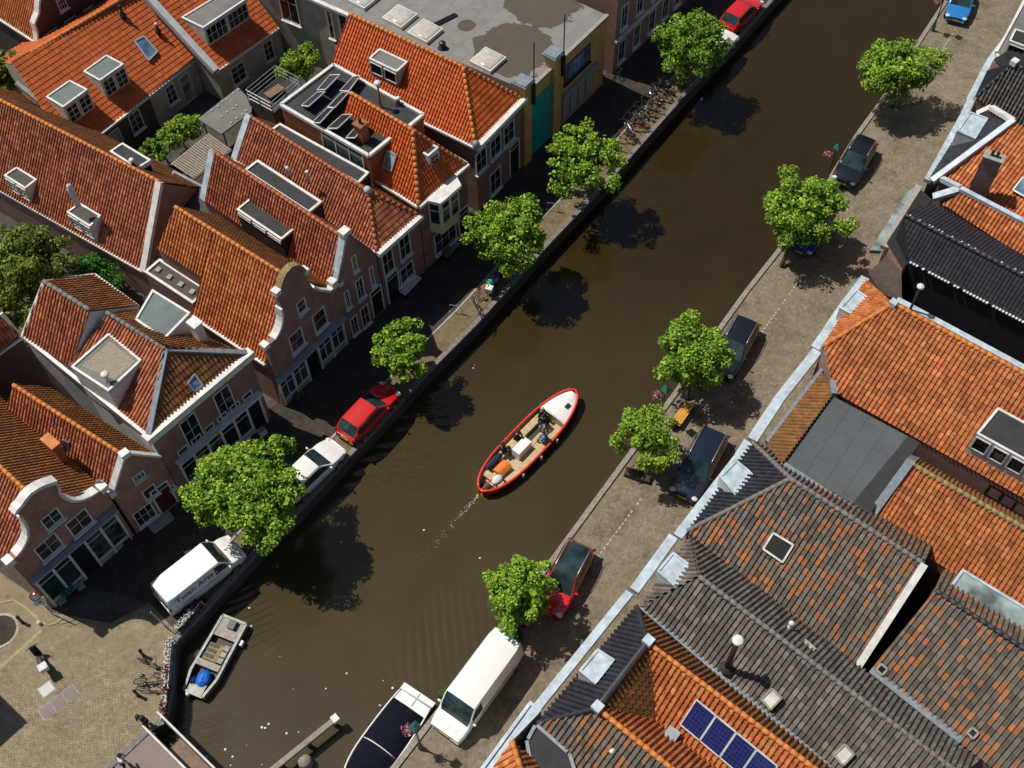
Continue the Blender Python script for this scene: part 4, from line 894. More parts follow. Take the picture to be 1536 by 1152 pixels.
board(h,[(1326,372,5.9),(1378,280,5.9)],.4,.3,'stone'); m=MB(); m.prism([V(*q,5.5) for q in ((1305,375),(1360,288),(1374,280),(1322,376))],5.2,bottom=True); m.build('awning',MATS['pale_glass'],h)
m=MB(); q=Vector((nd.x,nd.y,0)); c=V(1532,500,4.6); m.beam(V(1512,498,4.6),V(1560,530,4.6),.12,.12); m.beam(V(1512,498,4.6),V(1521,480,4.6),.12,.12); m.build('skylight',MATS['white_paint'],h)
# orange chimney house
h=rhouse('orange_house','orange roofed house with grey slate front gable and a tall brown chimney',1470,260)
r0,r1=V(1521,182,8.3),V(1680,262,8.3); e0,e1=V(1409,263,5.9),V(1660,420,5.9)
e0=V(1411,266,5.9); c1=V(1445,288,6.3)
lo=plane_pts([(1411,268,5.9),(1521,184,8.4),(1680,268,8.4),(1700,428),(1415,274)])
roofing(h,[([lo[0],lo[1],lo[2],lo[3]],'tile_orange')],(),wall='brick_brown',pitch=.24,row=.36,amp=.10)
sl2=plane_pts([(1414,306,6.3),(1446,288,7.2),(1660,405,7.2),(1660,466)]); roofing(h,[(sl2[:1]+sl2[1:3]+sl2[3:],'tile_orange')],(),wall='brick_brown',pitch=.24,row=.36,amp=.10)
m=MB(); m.beam(V(1398,272,5.9),V(1521,181,8.5),.35,.4); m.beam(V(1412,268,6.1),V(1440,282,6.5),.3,.3); m.beam(V(1440,283,7.3),V(1680,408,7.3),.3,.25); m.beam(V(1400,296,5.6),V(1440,284,6.5),.5,.25); m.build('parapet',MATS['pale_blue'],h)
plain('slate',(.12,.125,.14),.7,var=.55,scale=5,bump=.5)
gp=plane_pts([(1393,268,5.6),(1487,163,6.6),(1519,180,8.3)]); 
g2=[V(1393,270,5.5),V(1437,200,5.5),V(1466,166,6.6),V(1486,161,6.9),V(1518,180,8.2)]
roofing(h,[([V(1393,270,5.5),V(1455,172,5.5),V(1518,180,8.2)],'tile_black')],(),wall='slate',pitch=.3,row=.25,amp=.02)
m=MB(); m.beam(V(1466,171,6.6),V(1487,161,7.2),.35,.25); m.beam(V(1487,161,7.2),V(1519,181,8.4),.4,.25); m.build('coping',MATS['white_paint'],h)
rdorm(h,[(1435,197),(1455,168),(1482,178),(1463,209)],6.9,5,'pale_blue','white_wall'); board(h,[(1391,272,5.4),(1444,176,5.4),(1455,152,5.4)],.45,.3,'pale_blue')
chimney(h,1468,284,6.6,9.3,1.1,.6,math.radians(-30),'brick_brown','stone',2)
nl=(lo[1]-lo[0]).cross(lo[2]-lo[0]).normalized(); skylight(h,[onroof(lo[0],nl,*p) for p in ((1519,287),(1534,268),(1556,280),(1542,300))],'sky_glass','white_paint',.25)
# dark roofed house above
h=rhouse('dark_roofed_house','steep dark grey pantile roof with a hipped front and small white dormer frame',1520,120)
r0,r1=V(1520,97,8.2),V(1680,170,8.2)
lo=plane_pts([(1466,147,5.6),(1520,97,8.2),(1680,172,8.2),(1700,262),(1510,178)]); roofing(h,[([lo[0],lo[1],lo[2],lo[3],lo[4]],'tile_grey'),([V(1465,146,5.6),V(1483,107,5.6),V(1520,97,8.2)],'slate_tile' if 'slate_tile' in MATS else 'tile_black'),([V(1483,107,5.6),V(1640,-10,5.6),V(1680,170,8.2),V(1520,97,8.2)],'tile_black')],[(r0,r1),(V(1465,146,5.6),r0)],'ridge_black',wall='brick_brown',pitch=.24,row=.34,amp=.11)
m=MB(); m.box(r0+Vector((0,0,.2)),.45,.4,.35,.7); m.build('ridge_cover',MATS['white_paint'],h)
board(h,[(1453,152,5.3),(1484,92,5.3),(1512,55,5.3)],.4,.3,'pale_blue')
h=rhouse('pale_house','pale grey house in the top right corner with a boxed white dormer and gutter',1530,30)
z=5.6; flat(h,[V(*q,z) for q in ((1492,80),(1534,4),(1700,60),(1640,150),(1500,92))],0,'grey_felt','white_wall',rim='white_paint')
dormer(h,[V(*q,7.0) for q in ((1513,62),(1522,44),(1560,56),(1550,76))],5,(0,3),1,1,1,'dark_brown','white_wall',zl=6.2)
board(h,[(1502,72,5.4),(1545,-12,5.4)],.35,.3,'white_paint')
# ================================================================ trees and plants
def leaf_mat(name,stops):
    k=NT(name); g=k.add('ShaderNodeNewGeometry'); c=k.ramp(g.outputs['Random Per Island'],stops); n=k.ramp(k.noise(.8,3,g.outputs['Position']),[(.3,.75),(.7,1.15)]); c=k.mix(1,c,n,'MULTIPLY')
    k.col(c); k.set(.55,0,.25); tr=k.add('ShaderNodeBsdfTranslucent'); k.ln(k.mix(1,c,(.9,1.,.35),'MULTIPLY'),tr.inputs[0]); mx=k.add('ShaderNodeMixShader'); mx.inputs[0].default_value=.18
    k.ln(k.b.outputs[0],mx.inputs[1]); k.ln(tr.outputs[0],mx.inputs[2]); k.ln(mx.outputs[0],k.n['Material Output'].inputs[0]); MATS[name]=k.m
leaf_mat('leaf_lime',[(0,(.05,.13,.012)),(.45,(.165,.31,.022)),(1,(.41,.53,.055))])
leaf_mat('leaf_green',[(0,(.05,.12,.013)),(.5,(.14,.27,.022)),(1,(.33,.45,.045))])
leaf_mat('leaf_dark',[(0,(.05,.09,.013)),(.5,(.13,.18,.022)),(1,(.30,.34,.05))])
leaf_mat('leaf_vivid',[(0,(.02,.08,.008)),(.5,(.03,.14,.012)),(1,(.06,.2,.02))])
leaf_mat('blossom_pink',[(0,(.5,.08,.18)),(.5,(.65,.2,.3)),(1,(.7,.45,.45))]); leaf_mat('blossom_red',[(0,(.10,.004,.008)),(.6,(.2,.01,.015)),(1,(.3,.02,.02))]); leaf_mat('blossom_white',[(0,(.5,.48,.42)),(1,(.8,.78,.74))]); leaf_mat('blossom_crimson',[(0,(.35,.01,.02)),(1,(.5,.03,.03))])
plain('bark',(.075,.06,.045),.9,var=.4,scale=8)
def leaves(m,c,r,n,size,rng,flat=.8):
    for _ in range(n):
        d=Vector((rng.gauss(0,1),rng.gauss(0,1),rng.gauss(.25,1))).normalized(); p=c+Vector((d.x*r,d.y*r,d.z*r*flat))*(rng.random()**.35)
        nn=(d*.7+Vector((rng.gauss(0,.5),rng.gauss(0,.5),.45+rng.gauss(0,.4)))).normalized(); a=nn.cross(Vector((rng.gauss(0,1),rng.gauss(0,1),rng.gauss(0,1)))).normalized(); b=nn.cross(a)
        s=size*.86*(.6+.7*rng.random()); m.face([p-a*s*.5,p+b*s*.36,p+a*s*.55,p-b*s*.36],[(0,0)]*4)
def tree(px,py,rx,rz,hc,label,mat='leaf_lime',nc=44,nl=95,size=.2,seed=1,bpx=None,ry=None,rot=0,name='street_tree',cat='tree',group='trees along the quays',trunk=.13,holes=.0):
    rng=random.Random(seed); c=V(px,py,hc); b=V(*bpx,0) if bpx else Vector((c.x+rng.uniform(-.3,.3),c.y+rng.uniform(-.3,.3),0))
    t=empty(name,b,label,cat,group); ry=ry or rx; cs=[]; m=MB()
    nc=int(nc*1.35)
    while len(cs)<nc:
        d=Vector((rng.gauss(0,1),rng.gauss(0,1),rng.gauss(0,1))).normalized()*(rng.uniform(.35,1.)**.5)
        if d.z<-.75: continue
        wob=1+.16*math.sin(3*math.atan2(d.y,d.x)+seed)+.1*math.sin(5*math.atan2(d.y,d.x)+seed*2)
        p=Vector((d.x*rx*wob,d.y*ry*wob,d.z*rz)); p=Matrix.Rotation(rot,3,'Z')@p
        cs.append((c+p*.86,rng.uniform(.28,.54)*min(1.15,rx/2.3)))
    for p,r in cs: leaves(m,p,r,int(nl*1.5),size,rng)
    for i in range(max(6,nc//4)):
        d=Vector((rng.gauss(0,1),rng.gauss(0,1),rng.gauss(0,1))).normalized()*rng.uniform(0,.62); q=Matrix.Rotation(rot,3,'Z')@Vector((d.x*rx,d.y*ry,d.z*rz)); leaves(m,c+q,rx*.34,70,size*1.7,rng)
    m.build('crown',MATS[mat],t)
    m=MB(); top=c-Vector((0,0,rz*.35)); mid=b.lerp(top,.55)+Vector((rng.uniform(-.1,.1),rng.uniform(-.1,.1),0))
    m.tube([b-Vector((0,0,.1)),b+Vector((0,0,.25)),mid,top],[trunk*1.5,trunk*1.1,trunk*.9,trunk*.5],8)
    for p,r in cs[:16]: s=mid.lerp(top,rng.uniform(.2,1)); m.tube([s,s.lerp(p,.5)+Vector((0,0,.15)),p],[trunk*.42,trunk*.28,trunk*.1],5)
    m.build('trunk',MATS['bark'],t,smooth=True); return t
tree(371,735,3.75,2.15,4.4,'largest quay tree, beside the white cars in front of the narrow gabled house','leaf_lime',125,100,.21,3,ry=3.2,rot=-.5)
tree(600,526,1.98,1.85,3.1,'small round tree on the left quay by the red hatchback','leaf_lime',40,95,.19,4,bpx=(612,597))
tree(764,350,2.75,2.45,3.9,'bright tree beside parked scooters in front of the bay window house','leaf_lime',66,92,.21,5,ry=2.7)
tree(874,240,3.15,2.1,3.7,'loose airy tree with gaps opposite the turquoise doors','leaf_lime',44,85,.22,16,bpx=(905,287))
tree(1036,68,2.7,2.7,3.7,'dense tree over the bicycles at the top of the shaded street','leaf_green',72,90,.2,7)
tree(1349,103,3.45,1.95,3.5,'wide tree between the blue car and the black car on the right quay','leaf_lime',74,92,.2,8,ry=2.3,rot=.3,bpx=(1338,160))
tree(1205,313,3.15,2.4,3.6,'spreading tree above the half hidden blue car','leaf_lime',84,95,.2,9,bpx=(1172,400))
tree(1040,527,2.5,2.2,3.6,'round tree next to the black estate car','leaf_lime',58,95,.2,10,bpx=(1030,598))
tree(968,660,2.2,1.5,3.0,'low small tree leaning over a yellow bench','leaf_lime',34,90,.19,11,bpx=(962,712))
tree(782,887,2.15,1.95,3.2,'bright tree between the red car and the long white van','leaf_lime',48,95,.2,12,bpx=(778,950))
tree(38,395,2.9,2.6,4.6,'big dark olive garden tree below the long red roof','leaf_dark',80,85,.22,13,name='garden_tree',group=None); tree(-8,470,2.6,2.2,4.2,'dark tree cut by the left edge above the white house','leaf_dark',46,85,.22,15,name='garden_tree',group=None)
tree(2,112,1.7,2.,4.,'dark green tree cut by the left edge at the end of the orange long roof','leaf_dark',30,90,.2,17,name='garden_tree',group=None)
def bush(px,py,rx,rz,hc,label,mat,nc,seed,rot=0,ry=None,nl=80,size=.17): return tree(px,py,rx,rz,hc,label,mat,nc,nl,size,seed,name='bush',cat='bush',group=None,ry=ry,rot=rot,trunk=.06)
bush(144,408,2.2,1.1,2.0,'bright emerald bush between the garden tree and the white house','leaf_vivid',30,21,-.5,1.0)
bush(268,198,2.2,1.1,1.9,'long leafy bush in the courtyard beside the corrugated roof','leaf_lime',26,22,.8,.9)
bush(236,222,1.25,.95,1.7,'rounded courtyard bush close to the flat roofed dormer','leaf_green',14,23); bush(450,96,2.1,1.2,2.3,'sunny bush between the grey house and the solar panel roof','leaf_lime',28,24,.8,1.1)
bush(222,268,.6,.5,1.2,'little vivid bush at the foot of the dark maroon shed','leaf_vivid',8,25); bush(352,243,.5,.6,2.2,'narrow shrub in the dark gap behind the pale coping','leaf_green',6,26)
bush(769,957,.6,.5,.6,'low shrub at the tree foot behind the long white van','leaf_vivid',9,27); bush(665,1042,.35,.3,.1,'tiny green shrub hanging over the quay beside the long white van','leaf_vivid',6,28); bush(672,375,.4,.3,.5,'dark little plant below the bay window','leaf_dark',5,29)
# ================================================================ vehicles
plain('car_red',(.50,.012,.012),.25,coat=.6,var=.06); plain('car_white',(.66,.66,.64),.3,coat=.5,var=.04); plain('car_black',(.008,.008,.010),.22,coat=.7,var=.1); plain('car_navy',(.010,.014,.028),.22,coat=.7,var=.1); plain('car_blue',(.02,.16,.42),.25,coat=.6,var=.08); plain('car_deepblue',(.012,.05,.30),.25,coat=.6,var=.08)
plain('van_white',(.68,.67,.64),.35,coat=.4,var=.05); plain('tyre',(.012,.012,.012),.8); plain('rim',(.35,.35,.36),.3,metal=.8); plain('lamp_clear',(.55,.57,.58),.1); plain('lamp_red',(.3,.008,.008),.2); plain('plate_yellow',(.6,.4,.02),.5); glass('car_glass',(.018,.034,.034),.03); plain('trim_black',(.015,.015,.016),.6); plain('silver',(.5,.5,.5),.3,metal=.8)
def sm(a,b,x): t=min(1,max(0,(x-a)/(b-a))); return t*t*(3-2*t)
def vehicle(name,cat,label,px,py,front,paint,L=4.3,W=1.78,HT=1.47,kind='hatch',rails=False,roofmat=None,rz=None,group='cars parked along the canal',text=None):
    """front: picture point the bonnet looks towards"""
    c=V(px,py,.7); c=Vector((c.x,c.y,0)); d=V(*front,.7)-V(px,py,.7); rz=math.atan2(d.y,d.x) if rz is None else rz
    t=empty(name,c,label,cat,group,rz); h=L/2
    if kind=='van': wb,wt,fr,rr,hood,belt=h-.85,h-1.5,0,-h+.05,1.02,1.12
    elif kind=='estate': wb,wt,rr,hood,belt=h-1.25,h-2.1,-h+.12,.92,.95
    else: wb,wt,rr,hood,belt=h-1.2,h-2.0,-h+.25,.92,.95
    rb=-h+ (.05 if kind=='van' else .14 if kind=='estate' else .16); rt=rb+(.12 if kind=='van' else .35 if kind=='estate' else .5)
    def top(x):
        if x>wb: return hood-.22*sm(wb,h,x)**1.5
        if x>wt: return hood+(HT-hood)*(1-((x-wt)/(wb-wt))**1.25)
        if x>rt: return HT-.05*((rt-x)/(wt-rt)+1)**2*(0 if kind=='van' else 1)*.6-.02*sm(wt,rt,x)
        return belt+.02+(top(rt+1e-4)-belt-.02)*((x-rb)/(rt-rb)) if x>rb else belt-.25*((rb-x)/(rb+h+1e-6))
    def half(x):
        e=max(0,(abs(x)-h+1.0)/1.0); return W/2*(1-(.12 if kind=='van' else .27)*e**(3 if kind=='van' else 2.3))
    xs=sorted(set([-h,-h+.05,rb,rb+.02,rt,wt,wb,wb+.06,h-.06,h]+[rb+(rt-rb)*i/3 for i in range(4)]+[wt+(wb-wt)*i/4 for i in range(5)]+[rt+(wt-rt)*i/8 for i in range(9)]+[wb+(h-wb)*i/6 for i in range(7)]))
    xs=[x for i,x in enumerate(xs) if i==0 or x-xs[i-1]>.015]
    rows=[]
    for x in xs:
        w=half(x); z=top(x); g=rb<=x<=wb and z>belt+.08; zb=min(belt,z-.04); f=max(0,(z-belt)/(HT-belt)) if g else 0
        ti=(.06 if kind=='van' else .20)*f; wtp=(w*.95-ti) if g else w*.88
        lo=.26 if abs(x)<h-.2 else .34
        ring=[(0,lo-.04),(w*.86,lo-.03),(w*.97,lo+.08),(w,zb*.62),(w*.985,zb-.06),(w*.955,zb+.0),(wtp+.02 if g else w*.92,z-.10*max(f,.0)-.015),(wtp-.05,z-.02*1),(wtp*.6,z+.012),(0,z+.022)]
        rows.append([Vector((x,y,q)) for y,q in ring]+[Vector((x,-y,q)) for y,q in ring[-2:0:-1]])
    n=len(rows[0]); P=[('body',paint),('windscreen','car_glass'),('side_window','car_glass'),('side_window','car_glass'),('rear_window','car_glass'),('roof',roofmat or paint)]
    M=[MB() for _ in P]
    for i in range(len(xs)-1):
        xm=(xs[i]+xs[i+1])/2
        for j in range(n):
            k=(j+1)%n; q=[rows[i][j],rows[i][k],rows[i+1][k],rows[i+1][j]]; jj=j if j<9 else n-1-j; side=2 if j<9 else 3; w=0
            if wt<xm<wb and jj in (7,8): w=1
            elif rb<xm<rt and jj in (7,8) and kind!='van': w=4
            elif jj==5 and rb+.3<xm<wb-.25 and (kind!='van' or xm>wt-.45) and top(xm)>belt+.12: w=side
            elif rt<=xm<=wt and jj in (7,8): w=5
            M[w].face(q)
    M[0].face(rows[0]); M[0].face(rows[-1][::-1])
    for (nm,mt),m in zip(P,M):
        if m.v: m.build(nm,MATS[mt],t,smooth=True,local=True)
    R=.33
    for sx in (h-.85,-h+.8):
        for sy in (1,-1):
            ax=(Vector((1,0,0)),Vector((0,0,1)),Vector((0,-sy,0)))
            m=MB(); m.lathe((sx,sy*(W/2-.2),R),[(R*.7,-.21),(R,-.19),(R,.0),(R*.62,.01)],16,ax); o=m.build('wheel',MATS['tyre'],t,smooth=True,local=True)
            m=MB(); m.lathe((sx,sy*(W/2-.2),R),[(R*.64,-.215),(R*.5,-.20),(.01,-.205)],12,ax); m.build('rim',MATS['rim'],o,local=True)
    for sy in (1,-1):
        m=MB(); m.blob((h-.16,sy*W*.35,.66),.17,.2,.09); m.build('headlight',MATS['lamp_clear'],t,smooth=True,local=True)
        m=MB(); m.blob((-h+.1,sy*W*.41,.82 if kind!='van' else 1.0),.09,.1,.12 if kind!='van' else .3); m.build('tail_light',MATS['lamp_red'],t,smooth=True,local=True)
        m=MB(); m.blob((wb-.25,sy*(W/2+.1),1.0 if kind!='van' else 1.2),.07,.12,.09); m.build('wing_mirror',MATS[paint],t,smooth=True,local=True)
        if rails: m=MB(); m.tube([(wt-.1,sy*W*.36,HT-.03),(wt-.3,sy*W*.36,HT+.05),(rt+.2,sy*W*.36,HT+.04),(rt+.02,sy*W*.36,HT-.05)],.025,6); m.build('roof_rail',MATS['silver'],t,smooth=True,local=True)
    for sx,e in ((h,1),(-h,-1)):
        m=MB(); m.box((sx+e*.012,0,.5),.02,.52,.12); m.build('number_plate',MATS['plate_yellow'],t,local=True)
        m=MB(); m.box((sx-e*.03,0,.33),.1,W*.74,.12); m.build('bumper_trim',MATS['trim_black'],t,local=True)
    if kind=='van':
        for sy in (.42,-.42):
            m=MB(); m.box((-h+.035,sy*.9,1.45 if HT<2.2 else 1.6),.05,.6,.42,ax=None); m.build('rear_door_window',MATS['car_glass'],t,local=True)
        for sy in (1,-1): m=MB(); m.box((-.4,sy*(W/2+.004),.95),L*.5,.02,.05); m.build('side_strip',MATS['trim_black' if text is None else 'silver'],t,local=True)
    else:
        m=MB(); m.box((h-.02,0,.62),.06,W*.45,.1); m.build('grille',MATS['trim_black'],t,local=True)
    if text:
        cu=bpy.data.curves.new('lettering','FONT'); cu.body=text; cu.size=.56; cu.extrude=.004; cu.align_x='CENTER'; to=bpy.data.objects.new('lettering_source',cu); COL.objects.link(to); dg=bpy.context.evaluated_depsgraph_get(); me=bpy.data.meshes.new_from_object(to.evaluated_get(dg)); bpy.data.objects.remove(to)
        me.materials.clear(); me.materials.append(MATS['trim_black']); o=bpy.data.objects.new('lettering',me); COL.objects.link(o); o.parent=t; o.location=(-.75,-W/2+.035,1.33); o.rotation_euler=(math.radians(85),0,0)
    return t
vehicle('parked_car','car','red hatchback in the shade on the left quay ahead of the white car',552,617,(587,580),'car_red',4.35)
vehicle('parked_car','car','white hatchback half under the largest quay tree',466,704,(500,672),'car_white',4.4)
vehicle('parked_car','car','red car with dark rear window by the top of the left quay',1112,18,(1140,-10),'car_red',4.3)
vehicle('parked_car','car','white car almost hidden by the dense tree at the top',1074,70,(1100,44),'car_white',4.1)
vehicle('delivery_van','van','white panel van with black lettering on its side, parked by the square',300,861,(352,820),'van_white',4.95,1.9,1.95,'van',text='Twan Arts',group='white vans on the quays')
vehicle('parked_car','car','light blue car with yellow plate at the top of the right road',1441,3,(1434,27),'car_blue',4.0)
vehicle('parked_car','car','glossy black car with roof rails beside the pink flower basket near the top',1283,241,(1262,276),'car_black',4.5,1.82,1.5,'estate',True)
vehicle('parked_car','car','deep blue car mostly covered by the spreading tree',1219,345,(1204,368),'car_deepblue',4.0)
vehicle('parked_car','car','black estate car with silver roof rails beside the round tree',1102,520,(1080,560),'car_black',4.6,1.82,1.5,'estate',True)
vehicle('parked_car','car','dark navy estate car in front of the yellow bench',1050,694,(1030,732),'car_navy',4.85,1.88,1.55,'estate',True)
vehicle('parked_car','car','bright red car with black glass roof next to the quay tree on the right road',848,866,(826,908),'car_red',4.45,1.82,1.52,'estate',True,roofmat='car_glass')
vehicle('delivery_van','van','long white panel van parked next to the moored black covered boat',717,1031,(679,1083),'van_white',5.75,1.98,2.2,'van',group='white vans on the quays')
# ================================================================ people
plain('skin',(.45,.24,.16),.6,var=.08); plain('hair_dark',(.012,.009,.007),.6); plain('hair_grey',(.42,.40,.37),.6); plain('hair_brown',(.06,.03,.015),.6); plain('cloth_black',(.012,.012,.014),.85); plain('cloth_blue',(.06,.2,.42),.85); plain('cloth_grey',(.14,.17,.17),.85); plain('cloth_white',(.6,.6,.58),.85); plain('cloth_navy',(.015,.02,.05),.85)
def skinmesh(name,verts,edges,rad,mat,parent,root=0,sub=2,extra=None,smooth=True):
    bm=bmesh.new(); ly=bm.verts.layers.skin.verify(); vs=[bm.verts.new(v) for v in verts]
    for i,v in enumerate(vs): v[ly].radius=(rad[i],rad[i]); v[ly].use_root=(i==root)
    for a,b in edges: bm.edges.new((vs[a],vs[b]))
    me=bpy.data.meshes.new(name); bm.to_mesh(me); bm.free(); o=bpy.data.objects.new(name,me); COL.objects.link(o)
    s=o.modifiers.new('s','SKIN'); s.use_smooth_shade=True; u=o.modifiers.new('u','SUBSURF'); u.levels=u.render_levels=sub
    dg=bpy.context.evaluated_depsgraph_get(); m2=bpy.data.meshes.new_from_object(o.evaluated_get(dg)); bpy.data.objects.remove(o)
    if extra and extra.v:
        bm=bmesh.new(); bm.from_mesh(m2); b=len(bm.verts); vv=[bm.verts.new(v) for v in extra.v]
        for f in extra.f:
            try: bm.faces.new([vv[i] for i in f])
            except ValueError: pass
        bm.to_mesh(m2); bm.free()
    m2.materials.clear(); m2.materials.append(MATS[mat]); m2.polygons.foreach_set('use_smooth',[True]*len(m2.polygons)); o=bpy.data.objects.new(name,m2); COL.objects.link(o); o.parent=parent; return o
def person(loc,rz,label,shirt,trousers,hair,pose='sit',lean=.1,group=None,seat=.45):
    t=empty('person',loc,label,'person',group,rz); hz=seat+.1 if pose=='sit' else .92; f=lean
    v=[(0,0,hz),(f*.3,0,hz+.25),(f*.7,0,hz+.45),(f,0,hz+.56),(f+.02,0,hz+.66),(f+.06,0,hz+.79)]; r=[.13,.13,.15,.06,.055,.10]; e=[(0,1),(1,2),(2,3),(3,4),(4,5)]
    def add(p,rr,pa): v.append(p); r.append(rr); e.append((pa,len(v)-1)); return len(v)-1
    ex=MB(); hands=[]
    for s in (1,-1):
        a=add((f*.8,s*.19,hz+.46),.065,2); a=add((f+.06,s*.25,hz+.22),.048,a)
        hp=(f+.30,s*.16,hz+.12) if pose=='sit' else (f+.12,s*.24,hz-.02); a=add(hp,.035,a); d=(Vector(hp)-Vector(v[a-1])).normalized(); a=add(tuple(Vector(hp)+d*.08),.036,a); hands.append((Vector(v[a]),d,s))
        if pose=='sit': a=add((.05,s*.1,hz-.01),.09,0); a=add((.46,s*.12,hz+.02),.068,a); a=add((.50,s*.12,.10),.045,a); add((.64,s*.13,.05),.04,a)
        else: k=.12*s; a=add((0,s*.09,hz-.06),.088,0); a=add((.03+k*.5,s*.1,.48),.065,a); a=add((k,s*.1,.09),.045,a); add((k+.16,s*.11,.04),.04,a)
    for c,d,s in hands:
        side=d.cross(Vector((0,0,1))).normalized()
        for q,l in enumerate((.06,.08,.09,.08)): b=c+side*(q-1.5)*.019; ex.tube([b,b+d*l*.55,b+d*l*.85-Vector((0,0,.02))],[.009,.008,.006],5)
        b=c-d*.05+side*.035*s; ex.tube([b,b+side*s*.03+d*.03,b+side*s*.035+d*.055],[.011,.009,.007],5)
    hd=Vector(v[5]); 
    ex.blob(hd+Vector((.105,0,-.01)),.022,.016,.026,6,4)
    for s in (1,-1): ex.blob(hd+Vector((0,s*.1,-.01)),.03,.014,.035,6,4)
    ex.blob(hd+Vector((.085,0,-.06)),.018,.03,.008,6,4)
    skinmesh('body',v,e,r,'skin',t,extra=ex)
    tor=[0,1,2,3]; sv=[v[i] for i in tor]; sr=[.155,.155,.172,.075]; se=[(0,1),(1,2),(2,3)]
    iv=[v.index(x) for x in v[6:]]
    base=6; step=8
    for k in range(2):
        b=base+k*step; q=len(sv); sv+=[v[b],v[b+1],v[b+2]]; sr+=[.085,.066,.05]; se+=[(2,q),(q,q+1),(q+1,q+2)]
    skinmesh('shirt',sv,se,sr,shirt,t)
    lv=[v[0]]; lr=[.15]; le=[]
    for k in range(2):
        b=base+k*step+4; q=len(lv); lv+=[v[b],v[b+1],v[b+2]]; lr+=[.105,.085,.065]; le+=[(0,q),(q,q+1),(q+1,q+2)]
    skinmesh('trousers',lv,le,lr,trousers,t)
    m=MB(); m.blob(hd+Vector((-.02,0,.035)),.118,.112,.105,12,8); m.build('hair',MATS[hair],t,smooth=True,local=True)
    m=MB()
    for s in (1,-1): m.blob(hd+Vector((.093,s*.036,.012)),.012,.013,.009,6,4)
    m.build('eyes',MATS['hair_dark'],t,local=True); return t
# ================================================================ boats
plain('boat_red',(.60,.035,.018),.4,coat=.3,var=.15); plain('boat_deck',(.46,.33,.18),.7,var=.22,scale=5); plain('boat_white',(.66,.66,.63),.5,var=.1); plain('orange_cloth',(.62,.17,.02),.8); plain('blue_tarp',(.01,.13,.55),.45,var=.3,scale=4,bump=.4); plain('alu',(.24,.245,.22),.55,metal=.3,var=.35,scale=4); plain('cover_navy',(.006,.007,.014),.9,var=.3,spec=.1); plain('teal_cloth',(.07,.13,.13),.8)
def hull(t,L,B,D,paint,inner,bow=1.0,stern=.55,rim='boat_red',free=.55,floor=.12,n=22,rimr=.05):
    """L long, B wide; x forward; water at z=0"""
    def hw(x):
        u=x/L
        if u>.5: return B/2*max(.02,1-((u-.5)/.5)**2.5)**bow if u<1 else .02
        if stern<.1: return B/2*max(.03,1-((.5-u)/.5)**3.2)**.55
        return B/2*(stern+(1-stern)*(1-((.5-u)/.5)**2.4))
    xs=[L*(i/n) for i in range(n+1)]; sh=lambda x:free+.28*(max(0,x/L-.5)/.5)**2+.08*(max(0,.4-x/L)/.4)**2
    o=MB(); q=MB(); r=[]
    R1=[];R2=[]
    for x in xs:
        w=max(.02,hw(x)); z=sh(x); R1.append([Vector((x,w,z)),Vector((x,w*.97,.25)),Vector((x,w*.72,-.12)),Vector((x,0,-.25)),Vector((x,-w*.72,-.12)),Vector((x,-w*.97,.25)),Vector((x,-w,z))])
        k=max(.01,w-.07); R2.append([Vector((x,k,z)),Vector((x,k*.97,floor+.15)),Vector((x,k*.9,floor)),Vector((x,-k*.9,floor)),Vector((x,-k*.97,floor+.15)),Vector((x,-k,z))])
    o.grid(R1); o.face(R1[0]); o.build('hull',MATS[paint],t,smooth=True,local=True)
    q.grid([p[::-1] for p in R2]); q.face(R2[0]); q.build('inner_hull',MATS[inner],t,local=True)
    m=MB(); pts=[p[0]+Vector((0,-.02,.02)) for p in R1]+[p[-1]+Vector((0,.02,.02)) for p in R1[::-1]]; pts+=[pts[0]]; m.tube(pts,rimr,6); m.build('gunwale',MATS[rim],t,smooth=True,local=True)
    return hw,sh
def place_boat(name,cat,label,stern,bow,L=None,z=WZ):
    a,b=V(*stern,z+.45),V(*bow,z+.45); d=b-a; t=empty(name,Vector((a.x,a.y,z)),label,cat,None,math.atan2(d.y,d.x)); return t,(L or d.length)
t,L=place_boat('sloop','boat','long red open boat with five people aboard cruising mid canal',(721,737),(863,590))
hw,sh=hull(t,L,2.25,1,'boat_red','boat_deck',.55,.05,n=40,rimr=.085)
def lb(nm,c,sx,sy,sz,mat,r=0): m=MB(); m.box(c,sx,sy,sz,r); return m.build(nm,MATS[mat],t,local=True)
s=L/9.4
m=MB(); m.prism([Vector((x*s,y,.42)) for x,y in ((2.6,.92),(6.9,.86),(6.9,.42),(2.6,.5))],.12); m.build('bench',MATS['boat_deck'],t,local=True)
m=MB(); m.prism([Vector((x*s,y,.40)) for x,y in ((1.6,-.5),(2.6,-.62),(6.8,-.62),(6.8,-.88),(4,-.97),(1.6,-.85))],.12); m.build('side_bench',MATS['boat_deck'],t,local=True)
lb('engine_box',(3.95*s,0,.5),1.15,.58,.72,'boat_white'); lb('dark_well',(5.6*s,.22,.13),2.2,.34,.03,'dark_brown'); lb('centre_plank',(5.6*s,-.12,.14),2.6,.26,.05,'boat_deck')
m=MB(); xs=[6.95+.2*i for i in range(12)]; rows=[[Vector((x*s,y*(hw(x*s)-.09),.63+.16*(1-y*y)+.1*(x-6.9)/2.3)) for y in (-1,-.6,-.2,.2,.6,1)] for x in xs if x*s<L-.12]; m.grid(rows); m.face([rows[0][0]-Vector((0,0,.4))]+rows[0]+[rows[0][-1]-Vector((0,0,.4))]); m.build('bow_cover',MATS['boat_white'],t,smooth=True,local=True)
lb('bow_cushion',(7.2*s,.55,.45),.7,.5,.2,'teal_cloth',.2); lb('bow_hatch',(8.1*s,-.35,.86),.35,.2,.06,'cloth_black')
